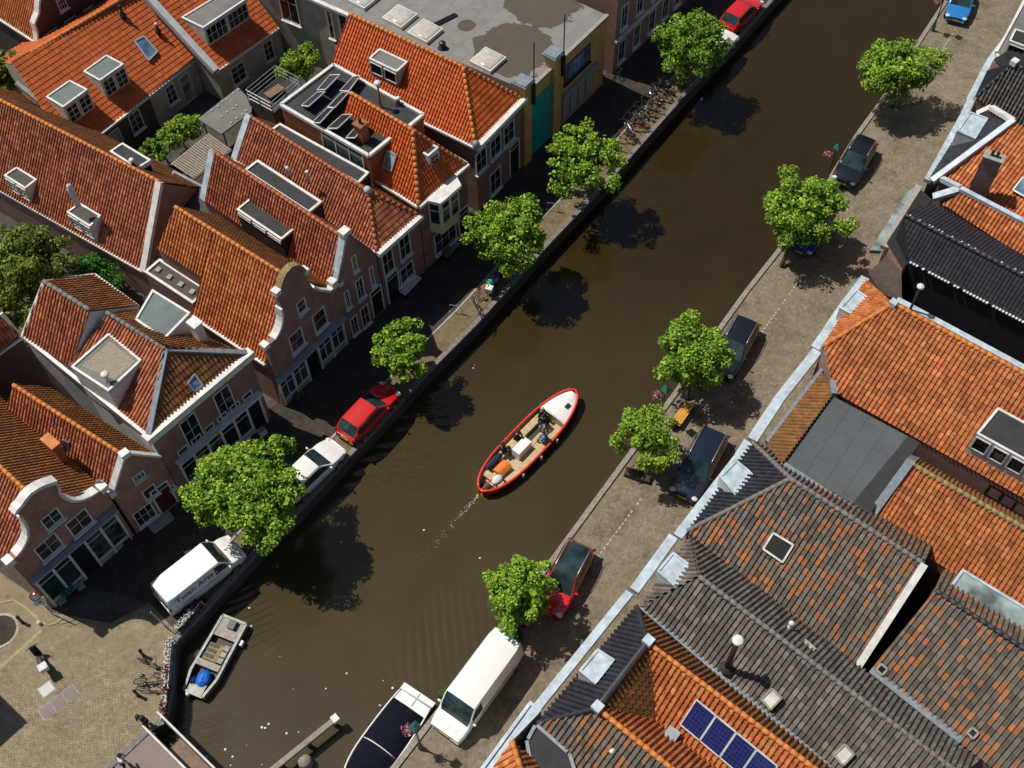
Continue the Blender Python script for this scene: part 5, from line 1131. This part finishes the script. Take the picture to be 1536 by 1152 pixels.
m=MB(); rows=[[Vector((1.55*s+.95*i/5,-.36+.72*j/6,.5+.22*math.sin(math.pi*j/6))) for j in range(7)] for i in range(6)]; m.grid(rows); m.face(rows[0]); m.face(rows[-1][::-1]); m.build('orange_cushion',MATS['orange_cloth'],t,smooth=True,local=True)
lb('stern_deck',(1.2*s,0,.42),.42,1.35,.08,'boat_deck'); lb('stern_well',(.62*s,0,.2),.42,.8,.08,'black_paint'); lb('tiller',(.6*s,0,.52),1.0,.06,.06,'boat_red'); m=MB(); m.blob((1.25*s,-.25,.55),.4,.28,.16,10,6,.2); m.build('folded_sheet',MATS['cloth_white'],t,smooth=True,local=True); m=MB(); m.blob((2.1*s,.72,.52),.75,.2,.14,10,6,.15); m.build('dark_blanket',MATS['cloth_navy'],t,smooth=True,local=True)
for x in (2.6,4.3,5.9):
    m=MB(); m.tube([(x*s,-hw(x*s)-.1,.5),(x*s,-hw(x*s)-.1,.1)],.08,8); m.build('fender',MATS['boat_white'],t,smooth=True,local=True)
bt=t; PO='people on the red boat'
def aboard(x,y,face,*a,**k): p=bt.matrix_basis@Vector((x*s,y,.0)); person(p,bt.rotation_euler.z+face,*a,group=PO,**k)
bpy.context.view_layer.update()
aboard(6.62,.62,-1.5,'person in black with grey hair on the front end of the boat bench','cloth_black','cloth_black','hair_grey'); aboard(6.35,.2,-2.6,'dark haired person in black next to the grey haired one on the boat','cloth_black','cloth_grey','hair_dark')
aboard(4.35,.72,-1.6,'person in black sitting beside the white box on the boat','cloth_black','cloth_navy','hair_dark'); aboard(3.05,.78,-.6,'person in dark clothes leaning back near the orange cushion on the boat','cloth_black','cloth_black','hair_brown',lean=-.05)
aboard(5.35,-.78,1.7,'person in a blue shirt alone on the starboard side of the boat','cloth_blue','cloth_grey','hair_dark')
# work skiff
t,L=place_boat('work_skiff','boat','grey aluminium work boat with crates and a blue tarp by the flower railing',(352,930),(290,1041))
W2=1.55; m=MB(); o_=[(0,.72),(L*.75,.78),(L,.55),(L,-.55),(L*.75,-.78),(0,-.72)]
m.prism([Vector((x,y,.5)) for x,y in o_],-.2,top=False); m.build('hull',MATS['alu'],t,local=True)
m=MB(); m.prism([Vector((x*.99+.02,y*.95,.12)) for x,y in o_],.0); m.build('floor',MATS['dark_brown'],t,local=True)
m=MB(); pts=[Vector((x,y,.52)) for x,y in o_]
for a,b in zip(pts,pts[1:]+pts[:1]): m.beam(a,b,.14,.06)
m.build('gunwale',MATS['alu'],t,local=True)
lb('stern_deck',(.6,0,.46),1.05,1.3,.08,'stone'); lb('engine',(.35,.1,.62),.5,.4,.3,'black_paint'); lb('seat_box',(2.75,.0,.38),.35,1.35,.5,'stone'); lb('pallet',(2.0,-.2,.28),.95,.85,.25,'moss_stone')
for i in range(3):
    lb('crate',(1.6+.36*i,-.02+.45,.36),.3,.3,.34,'stone'); lb('plank',(1.65+.3*i,-.35,.42),.2,.6,.04,'dark_brown')
m=MB(); m.blob((3.5,.1,.42),.5,.38,.28,12,8,.25); m.build('blue_tarp',MATS['blue_tarp'],t,smooth=True,local=True); m=MB(); m.blob((3.75,-.35,.36),.3,.25,.2,10,6,.3); m.build('blue_bag',MATS['solar_blue'],t,smooth=True,local=True)
lb('bow_plate',(4.1,0,.46),.7,.9,.06,'alu'); lb('float',(1.0,.92,.25),.3,.2,.3,'boat_white'); m=MB(); m.blob((L+.1,-.3,.4),.14,.14,.16); m.build('fender',MATS['boat_white'],t,smooth=True,local=True)
# covered motor boat
t,L=place_boat('motor_boat','boat','white motor boat under a black cover moored at the bottom of the right quay',(624,1048),(520,1192))
hull(t,L,2.25,1,'boat_white','boat_white',.6,.86,'boat_white',.5)
m=MB(); rows=[[Vector((.65+4.3*i/10,y*1.02*(1 if i<7 else 1-.1*(i-6)**1.3*.35),.56+.42*(1-abs(y)**2.4)*(math.sin(math.pi*min(.85,.25+i/11))))) for y in (-1,-.8,-.5,-.2,.2,.5,.8,1)] for i in range(11)]; m.grid(rows); m.face(rows[0]); m.face(rows[-1][::-1]); o=m.build('cover',MATS['cover_navy'],t,smooth=True,local=True)
m=MB(); m.tube([(3.1,y,.60+.42*(1-abs(y)**2.4)) for y in (-1,-.7,-.3,0,.3,.7,1)],.03,6); m.build('cover_seam',MATS['boat_white'],o,smooth=True,local=True)
lb('swim_platform',(.12,0,.5),.95,2.0,.1,'boat_white'); lb('platform_ladder',(.1,.05,.57),.8,.05,.04,'steel')
# dark barge end beside the bridge deck is a bridge
h=empty('footbridge',V(250,1120,0),'brown decked bridge with two white railings at the lower left','bridge')
z=.02; d0=[V(222,1096,z),V(290,1165,z),V(215,1190,z),V(188,1128,z)]; m=MB(); 
dirv=(V(300,1172,0)-V(224,1096,0)).normalized(); 
def off(p,a,b): return p+dirv*a+Vector((-dirv.y,dirv.x,0))*b
A=V(222,1098,.05); m.prism([off(A,0,0),off(A,9,0),off(A,9,-3.2),off(A,0,-2.2)],-.25); plain('bridge_deck',(.20,.16,.145),.85,var=.1); m.build('road_deck',MATS['bridge_deck'],h)
m=MB(); m.prism([off(A,1.5,.1),off(A,9,.1),off(A,9,.85),off(A,1.5,.85)],-.1); m.build('footway',MATS['wood_deck'],h)
for b,nm in ((.02,'railing'),(.95,'railing')):
    m=MB(); m.tube([off(A,0,b)+Vector((0,0,1.0)),off(A,9,b)+Vector((0,0,1.0))],.055,8); m.tube([off(A,0,b)+Vector((0,0,.5)),off(A,9,b)+Vector((0,0,.5))],.03,6)
    for i in range(10): m.tube([off(A,i,b)+Vector((0,0,-.3)),off(A,i,b)+Vector((0,0,1.0))],.035,6)
    m.build(nm,MATS['white_paint'],h,smooth=True)
m=MB(); m.beam(off(A,0,.95)-Vector((0,0,.2)),off(A,9,.95)-Vector((0,0,.2)),.14,.4); m.beam(off(A,0,.1)-Vector((0,0,.25)),off(A,9,.1)-Vector((0,0,.25)),.14,.4); m.build('girder',MATS['dark_brown'],h)
person(off(A,-.25,.25),-2.2,'person in dark navy clothes standing at the head of the bridge','cloth_navy','cloth_black','hair_dark','stand'); person(V(190,1150,0),.6,'person with dark hair in a white top walking onto the bridge','cloth_white','cloth_black','hair_dark','stand')
# guide beam
h=empty('mooring_beam',V(455,1115,WZ),'weathered grey timber guide beam on posts sticking out of the water','mooring beam'); a,b=V(400,1162,-.2),V(503,1079,-.2)
plain('grey_timber',(.25,.215,.165),.85,var=.35,scale=5); m=MB(); m.beam(a,b,.28,.22); m.build('beam',MATS['grey_timber'],h)
for i in range(3): p=a.lerp(b,.2+.39*i); m=MB(); m.tube([p-Vector((0,0,.1)),Vector((p.x,p.y,-2.4))],.13,8); m.build('post',MATS['dark_brown'],h)
m=MB(); m.box(b+Vector((0,0,.06)),.35,.38,.34,.7); m.build('end_cap',MATS['white_paint'],h)
h=empty('mooring_post',V(456,1146,WZ),'stout tan wooden mooring post cut off by the bottom edge','mooring post'); p=V(456,1140,-.4); m=MB(); m.lathe((p.x,p.y,-2.2),[(.38,0),(.36,1.6),(.3,1.78),(.02,1.82)],10); m.build('post',MATS['coping_stone'],h,smooth=True); m=MB(); m.lathe((p.x,p.y,-.48),[(.2,0),(.2,.07),(.02,.09)],10); m.build('post_cap',MATS['moss_stone'],h)
# foam and floating specks
rng=random.Random(5); m=MB()
def speck(x,y,r): 
    p=V(x,y,WZ+.012); m.lathe(p,[(r,0),(r*.7,.02),(.005,.025)],6)
for i in range(190):
    u=rng.random()**1.6; k_=rng.gauss(0,1.0+4.5*u); x=717-86*u+k_*.75; y=743+98*u+k_*.6+rng.gauss(0,1+u); speck(x,y,rng.uniform(.008,.026)*(1.25-u*.5))
m.build('wake_foam',MATS['white_paint'],kind='stuff',label='thin trail of white foam specks behind the red boat')
m=MB()
for x,y in ((420,985),(489,1033),(398,1092),(393,1091),(448,1098),(403,1086),(570,1058),(589,1032),(575,1021),(310,1135),(349,1135),(346,1148),(370,1118),(393,1147),(388,1154),(440,1034),(712,548),(710,552),(544,703),(374,912),(377,939),(720,837),(636,795),(520,1010),(430,1100),(338,1124)): speck(x,y,rng.uniform(.025,.075))
m.build('floating_flecks',MATS['white_paint'],kind='stuff',label='small white flecks floating on the brown canal water')
# ================================================================ street furniture
LP='lantern posts along the quays'
def lamp(px,py,label,top=3.5,off=None):
    b=V(px,py,0); t=empty('street_lamp',b,label,'street lamp',LP)
    m=MB(); m.lathe(b,[(.14,0),(.12,.5),(.07,.6),(.045,1.2),(.04,top-.5)],10); m.build('post',MATS['dark_green'],t,smooth=True)
    m=MB(); m.lathe(b+Vector((0,0,top-.5)),[(.1,0),(.2,.42),(.2,.43)],4); m.build('lantern_glass',MATS['pale_glass'],t)
    m=MB(); m.lathe(b+Vector((0,0,top-.06)),[(.34,0),(.3,.06),(.12,.24),(.02,.34)],4); m.build('lantern_hood',MATS['teal_green'] if 'teal_green' in MATS else plain('teal_green',(.02,.12,.085),.5),t)
    m=MB(); m.tube([b+Vector((0,0,top-.75)),b+Vector((-.35,.1,top-.7))],.025,6); m.build('bracket',MATS['dark_green'],t); return b+Vector((-.42,.1,top-.85))
def basket(p,label):
    t=empty('flower_basket',p,label,'flower basket','flower baskets hung from the lamps'); m=MB(); m.blob(p+Vector((0,0,-.05)),.22,.22,.16); m.build('bowl',MATS['dark_green'],t,smooth=True)
    m=MB(); leaves(m,p+Vector((0,0,.08)),.36,120,.11,random.Random(int(p.x*10)),.7); m.build('blossom',MATS['blossom_pink'],t)
for x,y,a,b in ((631,1122,'green lantern post with pink flowers by the moored black covered boat','pink flowers hanging from the lamp near the moored black covered boat'),(990,632,'green lantern post with pink flowers beside the yellow bench','pink flowers hanging from the lamp near the yellow bench'),(1239,276,'green lantern post with pink flowers ahead of the glossy black car','pink flowers hanging from the lamp ahead of the glossy black car'),(1399,46,'dark lantern post casting a shadow beside the light blue car','dull flowers hanging from the lamp beside the light blue car')): basket(lamp(x,y,a),b)
plain('bench_yellow',(.55,.27,.03),.55,var=.2,scale=4)
def bench(a,b,label,mat,w=.5,back=True,name='bench',side=1):
    A,B=V(*a,.45),V(*b,.45); d=(B-A).normalized(); n=Vector((-d.y,d.x,0))*side; t=empty(name,Vector((A.x+B.x,A.y+B.y,0))/2,label,'bench')
    for i in range(4): m=MB(); q=n*(i-1.5)*w/4; m.beam(A+q,B+q,w/4-.02,.05); m.build('seat_slat',MATS[mat],t)
    if back:
        for i in range(3): m=MB(); q=n*(w/2+.05)+Vector((0,0,.15+i*.13)); m.beam(A+q,B+q,.04,.1,); m.build('back_slat',MATS[mat],t)
    for u in (.1,.9):
        p=A.lerp(B,u); m=MB(); m.box(p-Vector((0,0,.24)),.07,w,.42,math.atan2(d.y,d.x)); m.build('leg',MATS['black_paint'],t)
        if back: m=MB(); q=p+n*(w/2+.08); m.beam(q-Vector((0,0,.4)),q+Vector((0,0,.5)),.06,.05); m.build('back_post',MATS['black_paint'],t)
bench((1013,636),(1035,605),'yellow slatted bench in the open beside the lantern post','bench_yellow',.62,False); bench((972,698),(990,678),'yellow slatted bench half hidden by the low small tree','bench_yellow',.62,False)
bench((604,441),(629,415),'white slatted bench against the small hipped house','white_paint',.45,True); bench((668,385),(688,363),'grey slatted bench below the bay window','steel',.4,True)
def planter(px,py,label,flower,w=.9,d=.3,z=0,rz=0,group=None,nm='flower_box',bm_='dark_brown',n=60,h=.35):
    p=V(px,py,z); t=empty(nm,p,label,'planter',group,0); m=MB(); m.box(p+Vector((0,0,h/2)),w,d,h,rz); m.build('box',MATS[bm_],t); m=MB(); rng=random.Random(int(px*7+py))
    X=Vector((math.cos(rz),math.sin(rz),0))
    for i in range(5): leaves(m,p+X*(w*(i-2)/5)+Vector((0,0,h+.08)),.2,n//5,.13,rng,.7)
    m.build('flowers',MATS[flower],t); return t
planter(956,716,'long dark plank flower trough on the road under the low small tree','blossom_crimson',1.5,.5,0,math.radians(-22),n=25,bm_='dark_brown')
planter(1052,577,'dark tub with a crimson shrub under the round tree','blossom_crimson',.5,.45,0,.4,n=60)
planter(784,936,'small tub of red blooms under the tree by the long white van','blossom_crimson',.4,.4,0,.4,n=40)
planter(1010,640,'dark flower tub at the end of the open yellow bench','leaf_dark',.5,.5,0,.6,n=50)
planter(190,812,'pots of white flowers standing between the two gabled houses','blossom_white',.5,.35,0,.8,n=40); planter(394,650,'round white tub with a plant at the doorway of the white house','leaf_dark',.45,.45,0,.8,n=40,bm_='white_paint'); planter(450,598,'dark green shrub tub in front of the green glazed shop','leaf_dark',.6,.4,0,.9,n=70)
for i,(x,y,c) in enumerate(((254,972,'white'),(253,986,'white'),(252,999,'white'),(251,1011,'red'),(250,1025,'white'),(249,1037,'red'),(248,1051,'white'),(246,1064,'red'),(273,938,'white'),(284,924,'white'),(294,911,'red'))):
    where=('at the top bend','second from the bend','third from the bend','fourth from the bend, after three white ones','between two red ones','below the middle white one','near the bridge, above the last red one','closest to the bridge','on the slanting rail, nearest the bend','in the middle of the slanting rail','behind the lettered van')[i]
    planter(x,y,f'{"white" if c=="white" else "dark red"} flower box on the square rail, {where}','blossom_'+c,.72,.3,.35,(math.radians(95) if i<8 else math.radians(48)),'flower boxes on the square railing',n=70,h=.25)
def rail(pts,label,h=.95,gap=1.0,name='railing',mat='white_paint',z=0):
    p=[V(*q,z) for q in pts]; t=empty(name,p[0],label,'railing'); m=MB(); U=Vector((0,0,1))
    for a,b in zip(p,p[1:]): m.tube([a+U*h,b+U*h],.035,6); m.tube([a+U*h*.5,b+U*h*.5],.025,6)
    m.build('rails',MATS[mat],t)
    for a,b in zip(p,p[1:]):
        n=max(1,int((b-a).length/gap))
        for i in range(n+1): c=a.lerp(b,i/n); m=MB(); m.tube([c,c+U*h],.035,6); m.build('post',MATS[mat],t)
rail([(262,962),(256,1034),(246,1082)],'white railing with flower boxes along the edge of the square',.6); rail([(269,952),(306,908)],'short slanting white railing behind the lettered van',.6)
# flag
b=V(262,951,0); t=empty('flagpole',b,'slanting short pole carrying a red, white and blue flag by the square railing','flag'); e=V(226,918,2.0); m=MB(); m.tube([b,e],.03,6); m.build('pole',MATS['white_paint'],t)
plain('flag_red',(.35,.02,.025),.8); plain('flag_blue',(.10,.13,.28),.8); d=(e-b); 
for u0,u1,mt,nm in ((.72,1.,'flag_red','red_stripe'),(.48,.72,'cloth_white','white_stripe'),(.24,.48,'flag_blue','blue_stripe')):
    m=MB(); rows=[[b+d*u+Vector((.0+.06*math.sin(w*9+u*20),-.03*w,-.42*w)) for w in (0,.25,.5,.75,1)] for u in (u0,(u0+u1)/2,u1)]; m.grid(rows); m.grid([[q+Vector((.012,.012,0)) for q in r] for r in rows[::-1]]); m.build(nm,MATS[mt],t)
# traffic sign
b=V(78,921,0); t=empty('traffic_sign',b,'round no vehicles sign with red rim above a white plate on the house corner','road sign'); m=MB(); m.tube([b,b+Vector((0,0,2.75))],.035,8); m.build('pole',MATS['steel'],t)
n=Vector((.25,-.88,.38)).normalized(); X=Vector((0,0,1)).cross(n).normalized(); Y=n.cross(X); c=b+Vector((.0,-.05,2.5)); m=MB(); m.lathe(c,[(.29,0),(.29,.02),(.22,.022)],20,(X,Y,n)); m.build('red_rim',MATS['car_red'],t); m=MB(); m.lathe(c,[(.22,.02),(.01,.024)],20,(X,Y,n)); m.build('white_face',MATS['white_paint'],t)
c=b+Vector((.0,-.05,1.85)); m=MB(); m.box(c,.62,.5,.03,ax=(X,Y,n)); o=m.build('sub_plate',MATS['white_paint'],t); m=MB(); m.box(c+n*.02,.2,.03,.01,ax=(X,Y,n)); m.box(c+n*.02-Y*.07,.16,.03,.01,ax=(X,Y,n)); m.build('plate_text',MATS['black_paint'],o)
# cafe terrace
b=V(106,892,0); t=empty('cafe_table',b,'round dark green table in front of the bell gable corner house','table'); m=MB(); m.lathe(b+Vector((0,0,.7)),[(.01,0),(.4,0),(.4,.04),(.01,.05)],18); m.build('table_top',MATS['teal_green'],t); m=MB(); m.tube([b,b+Vector((0,0,.7))],.04,8); m.lathe(b,[(.25,0),(.05,.06)],10); m.build('leg',MATS['black_paint'],t)
for x,y,lb_ in ((96,906,'pale square stool left of the round green table'),(125,884,'pale square stool right of the round green table')):
    b=V(x,y,0); t=empty('stool',b,lb_,'stool','stools by the cafe table'); m=MB(); m.box(b+Vector((0,0,.45)),.42,.42,.06,.7); m.build('seat',MATS['stone'],t)
    for q in range(4): a=.7+math.pi/4+q*math.pi/2; p=b+Vector((math.cos(a)*.24,math.sin(a)*.24,0)); m=MB(); m.tube([p,p+Vector((0,0,.43))],.02,5); m.build('leg',MATS['steel'],t)
# bicycles
def make_bike(col,label,loc,rz,group='bicycles parked on the quays',kind='bicycle',crate=None):
    t=empty(kind,loc,label,'bicycle',group,rz)
    for x in (.53,-.53):
        m=MB(); R=[]; pts=[Vector((x+.34*math.cos(a),0,.34+.34*math.sin(a))) for a in [i*math.pi/9 for i in range(19)]]; m.tube(pts,.022,5,cap=False); w=m.build('wheel',MATS['tyre'],t,local=True); m=MB()
        for i in range(6): a=i*math.pi/6; m.tube([(x+.33*math.cos(a),0,.34+.33*math.sin(a)),(x-.33*math.cos(a),0,.34-.33*math.sin(a))],.005,3)
        m.build('spokes',MATS['trim_black'],w,local=True)
    m=MB()
    for a,b in (((-.53,0,.34),(-.12,0,.3)),((-.12,0,.3),(.38,0,.72)),((-.12,0,.3),(-.24,0,.88)),((-.22,0,.75),(.36,0,.85)),((-.53,0,.34),(-.22,0,.75)),((.53,0,.34),(.36,0,.95)),((-.62,0,.72),(-.2,0,.72))): m.tube([a,b],.022,5)
    m.build('frame',MATS[col],t,local=True)
    m=MB(); m.tube([(.2,.3,1.03),(.36,.22,1.06),(.38,0,1.02),(.36,-.22,1.06),(.2,-.3,1.03)],.018,5); m.build('handlebar',MATS['trim_black' if col!='steel' else 'steel'],t,local=True); m=MB(); m.blob((-.26,0,.93),.15,.09,.05); m.build('saddle',MATS['black_paint' if col!='black_paint' else 'trim_black'],t,smooth=True,local=True)
    if crate: m=MB(); m.box((.62,0,.92),.36,.42,.26); m.build('basket',MATS[crate],t,local=True)
    return t
cols=['black_paint','black_paint','steel','car_red','black_paint','white_paint','black_paint','cloth_navy','black_paint','steel','black_paint','maroon_paint','black_paint','black_paint']
seen={}
marks=['first in the row by the airy tree','second in the row by the airy tree','third in the row from the airy tree','with a red frame in the middle of the row','just past the middle of the row','with a white frame in the row','right after the white framed one','with a navy frame in the row','beside the navy framed one','in the upper part of the row','close under the dense tree','with a maroon frame near the dense tree','tucked beneath the dense tree','last in the row beneath the dense tree']
for i in range(14):
    u=i/13; x,y=938+62*u+random.uniform(-5,5),214-78*u+random.uniform(-4,4); p=V(x,y,0)
    cn={'black_paint':'black','steel':'silver','car_red':'red','white_paint':'white','cloth_navy':'navy','maroon_paint':'maroon'}[cols[i]]
    make_bike(cols[i],f'{cn} bicycle {marks[i]}',p,math.radians(145+random.uniform(-30,30)))
for i in range(7): make_bike('black_paint','black bicycle in the second, street side file behind the long bicycle row',V(941+8.5*i+random.uniform(-2,2),193-9.5*i,0),math.radians(140+random.uniform(-40,40)),group='second file of black bicycles')
for x,y,rz,c,lb_,cr in ((716,467,1.9,'black_paint','black bicycle nearest the quay edge beside the scooters',None),(724,444,.6,'car_red','red bicycle with a mint green basket beside the scooters','teal_crate'),(1352,150,.4,'steel','silver bicycle under the wide tree on the right quay',None),(1362,160,.2,'white_paint','pale bicycle in the sun just below the wide tree',None),(231,1001,-.4,'black_paint','black bicycle on the square by the upper railing',None),(228,1020,.3,'steel','silver bicycle on the square among the parked ones',None),(233,1034,.1,'trim_black','dark bicycle on the square closest to the bridge',None),(925,122,.9,'black_paint','black bicycle leaning by the dark pink fronted house',None)):
    if cr: plain('teal_crate',(.05,.42,.25),.6)
    make_bike(c,lb_,V(x,y,0),rz,crate=cr)
def scooter(px,py,rz,label,col,box=None):
    t=empty('motor_scooter',V(px,py,0),label,'scooter','motor scooters',rz)
    for x in (.6,-.55):
        m=MB(); m.lathe((x,0,.24),[(.12,-.06),(.24,-.055),(.24,.055),(.12,.06)],12,(Vector((1,0,0)),Vector((0,0,1)),Vector((0,1,0)))); m.build('wheel',MATS['tyre'],t,smooth=True,local=True)
    m=MB(); m.blob((-.42,0,.52),.48,.2,.26); m.build('body',MATS[col],t,smooth=True,local=True); m=MB(); m.box((.05,0,.3),.6,.34,.08); m.build('footboard',MATS['trim_black'],t,local=True)
    m=MB(); m.beam((.4,0,.3),(.55,0,1.0),.36,.1); m.build('front_shield',MATS[col],t,local=True); m=MB(); m.tube([(.45,.33,1.08),(.52,0,1.05),(.45,-.33,1.08)],.025,6); m.build('handlebar',MATS['trim_black'],t,local=True)
    m=MB(); m.blob((-.38,0,.8),.38,.16,.08); m.build('seat',MATS['trim_black'],t,smooth=True,local=True)
    if box: m=MB(); m.box((-.8,0,.85),.4,.45,.36); m.build('top_box',MATS[box],t,local=True)
scooter(741,432,1.2,'blue scooter with a white top box beside the bright tree','car_deepblue','white_paint'); scooter(748,420,1.0,'grey scooter parked against the blue one','grey_zinc'); scooter(64,992,2.2,'black scooter with a pale box standing alone on the square','black_paint','cloth_white'); scooter(820,174,.9,'blue covered scooter in front of the turquoise doors','car_deepblue'); scooter(892,120,.8,'dark scooter beside the yellow hall front','trim_black')
# bollards, racks, covers
def bollard(px,py,label,h=.8,mat='black_paint'):
    b=V(px,py,0); t=empty('bollard',b,label,'bollard','bollards'); m=MB(); m.lathe(b,[(.11,0),(.09,.1),(.08,h-.15),(.1,h-.1),(.1,h),(.01,h+.03)],10); m.build('post',MATS[mat],t,smooth=True)
for x,y,l_ in ((34,934,'dark bollard next to the paved circle'),(208,1044,'dark bollard alone on the square near the flower railing'),(216,984,'dark bollard beside the bicycles on the square')): bollard(x,y,l_)
bollard(60,936,'low pale bollard between the paved circle and the corner house',.25,'white_paint')
for x,y,l_ in ((684,469,'bent steel bicycle rack on the shaded street below the bay window house'),(829,316,'bent steel bicycle rack on the shaded street near the airy tree')):
    b=V(x,y,0); t=empty('bike_rack',b,l_,'bicycle rack','steel bicycle racks'); m=MB(); X=Vector((.75,-.2,0)); m.tube([b-X*.5,b-X*.5+Vector((0,0,.7)),b+X*.5+Vector((0,0,.75)),b+X*.5],.03,6); m.build('hoop',MATS['steel'],t); m=MB(); m.box(b-X*.5+Vector((0,0,.01)),.14,.14,.02); m.build('foot',MATS['steel'],t)
def cover(px,py,w,d,label,n=1,rz=.75,mat='coping_stone'):
    b=V(px,py,.014); t=empty('drain_cover',b,label,'drain cover'); X=Vector((math.cos(rz),math.sin(rz),0))
    for i in range(n): m=MB(); m.box(b+X*(w*1.08*(i-(n-1)/2))+Vector((0,0,.012)),w,d,.03,rz); m.build('lid',MATS[mat],t)
    m=MB(); m.box(b+Vector((0,0,.004)),w*1.08*n+.08,d+.1,.012,rz); m.build('frame',MATS['stone'],t)
cover(88,1053,.62,.62,'row of three pinkish drain lids in a pale frame on the square',3,.72,'bridge_deck'); cover(70,1034,.65,.6,'single pale square drain lid on the square',1,.72,'white_wall')
m=MB(); c=V(0,946,.016); m.lathe(c,[(1.0,0),(1.0,.02),(.86,.02),(.86,0)],28); m.build('stone_ring',plain('ring_stone',(.36,.33,.26),.85,var=.5,scale=9),kind='structure'); m=MB(); m.lathe(c,[(.86,.006),(.01,.008)],28); m.build('paved_circle',MATS['street_brick'],kind='structure')
m=MB(); L=[(0,905),(20,900),(40,912),(60,932),(72,938),(85,934),(93,928)]
for a,b in zip(L,L[1:]): m.beam(V(*a,.02),V(*b,.02),.12,.08)
m.beam(V(0,1002,.018),V(62,946,.018),.22,.02); m.build('kerb_edge',MATS['plaza_kerb'] if 'plaza_kerb' in MATS else plain('plaza_kerb',(.30,.25,.13),.85,var=.25,scale=5),kind='structure')
# courtyard pieces
h=empty('canopy',V(337,168,0),'grey felt canopy dotted with small white lights in the courtyard','canopy'); z=2.6; cp=[V(297,178,z),V(357,131,z),V(378,152,z),V(377,168,z),V(332,201,z)]; m=MB(); m.prism(cp,z-.12,bottom=True); m.build('roof',MATS['grey_felt'],h)
for p in cp: m=MB(); q=p.lerp(sum(cp,Vector())/5,.12); m.tube([Vector((q.x,q.y,0)),Vector((q.x,q.y,z-.1))],.05,6); m.build('post',MATS['dark_brown'],h)
for x,y in ((318,165),(327,159),(334,152),(340,149),(350,140),(358,134),(332,175),(340,168),(349,163),(355,158),(347,184),(355,177),(364,171),(369,166)): m=MB(); m.blob(V(x,y,z+.05),.07,.07,.05,8,5); m.build('light',MATS['white_paint'],h,smooth=True)
h=empty('pergola',V(300,235,0),'weathered slatted wooden pergola roof in the courtyard','pergola'); z=2.4; q=[V(256,246,z),V(313,200,z),V(347,224,z),V(290,268,z)]
for i in range(19): u=(i+.5)/19; a=q[0].lerp(q[1],u); b=q[3].lerp(q[2],u); m=MB(); m.beam(a,b,.13,.07); m.build('slat',MATS['grey_timber'],h)
for a,b in ((q[0],q[1]),(q[3],q[2])): m=MB(); m.beam(a-Vector((0,0,.1)),b-Vector((0,0,.1)),.12,.14); m.build('beam',MATS['grey_timber'],h)
for p in q: m=MB(); m.tube([Vector((p.x,p.y,0)),p-Vector((0,0,.1))],.06,6); m.build('post',MATS['dark_brown'],h)
h=empty('roof_terrace',V(410,145,0),'dark roof terrace with timber decking and thin metal railings behind the solar panels','terrace'); z=3.0; q=[V(373,152,z),V(417,116,z),V(452,134,z),V(410,172,z)]; m=MB(); m.prism(q,0); m.build('block',MATS['brick_dark'],h)
for i in range(10): u=(i+.5)/10; m=MB(); m.beam(q[0].lerp(q[3],u)+Vector((0,0,.03)),q[1].lerp(q[2],u)+Vector((0,0,.03)),.18,.05); m.build('deck_board',MATS['dark_brown'],h)
m=MB(); U=Vector((0,0,1))
for i in range(4):
    a,b=q[i],q[(i+1)%4]
    for k in (.35,.7,1.05): m.tube([a+U*k,b+U*k],.025,5)
m.build('railing',MATS['grey_zinc'],h)
for i in range(4):
    for u in (0,.5): p=q[i].lerp(q[(i+1)%4],u); m=MB(); m.tube([p,p+U*1.08],.03,5); m.build('railing_post',MATS['black_paint'],h)
m=MB(); p=sum(q,Vector())/4; m.box(p+U*.4,1.3,.7,.06,.8); tb=m.build('table',MATS['wood_deck'],h)
for x,y,l_ in ((245,180,'pale garden chair by the wall of the long low house'),(259,168,'second pale garden chair nearer the glass door of the low house')):
    b=V(x,y,0); t=empty('garden_chair',b,l_,'chair','pale garden chairs'); m=MB(); m.box(b+U*.42,.5,.5,.05,.7); m.build('seat',MATS['stone'],t); m=MB(); R=Vector((math.cos(.7),math.sin(.7),0)); m.box(b+U*.7-Vector((-R.y,R.x,0))*-.24,.5,.05,.5,.7); m.build('backrest',MATS['stone'],t)
    for q_ in range(4): a=.7+math.pi/4+q_*math.pi/2; p=b+Vector((math.cos(a)*.3,math.sin(a)*.3,0)); m=MB(); m.tube([p,p+U*.42],.02,5); m.build('leg',MATS['steel'],t)
h=empty('red_parasol',V(497,72,0),'dull red folded awning between the grey hall wall and the bright orange roof','awning'); q=[V(500,58,3.4),V(520,70,3.4),V(515,98,2.6),V(506,90,2.6)]; m=MB(); m.prism(q,2.4,bottom=True); m.build('cloth',plain('awning_red',(.22,.05,.04),.8),h); m=MB(); m.tube([V(500,58,3.4),V(484,78,1.2)],.04,6); m.build('arm',MATS['black_paint'],h)
# house outside the picture whose shadow falls on the square

# the neighbour just beyond the left edge: its corner shadow falls on the square
hz=7.5; L=hz/math.tan(SUNEL); t=V(40,1083); cn=Vector((t.x-.902*L,t.y+.431*L,0)); u1=(V(0,1044)-t).normalized(); u2=(V(0,1119)-t).normalized()
h=empty('town_house',cn,'flat roofed house just beyond the left edge whose shadow lies on the square','house')
p=[cn+Vector((0,0,hz)),cn+u1*8+Vector((0,0,hz)),cn+u1*8+u2*8+Vector((0,0,hz)),cn+u2*8+Vector((0,0,hz))]; flat(h,p,0,'bitumen','brick_brown')
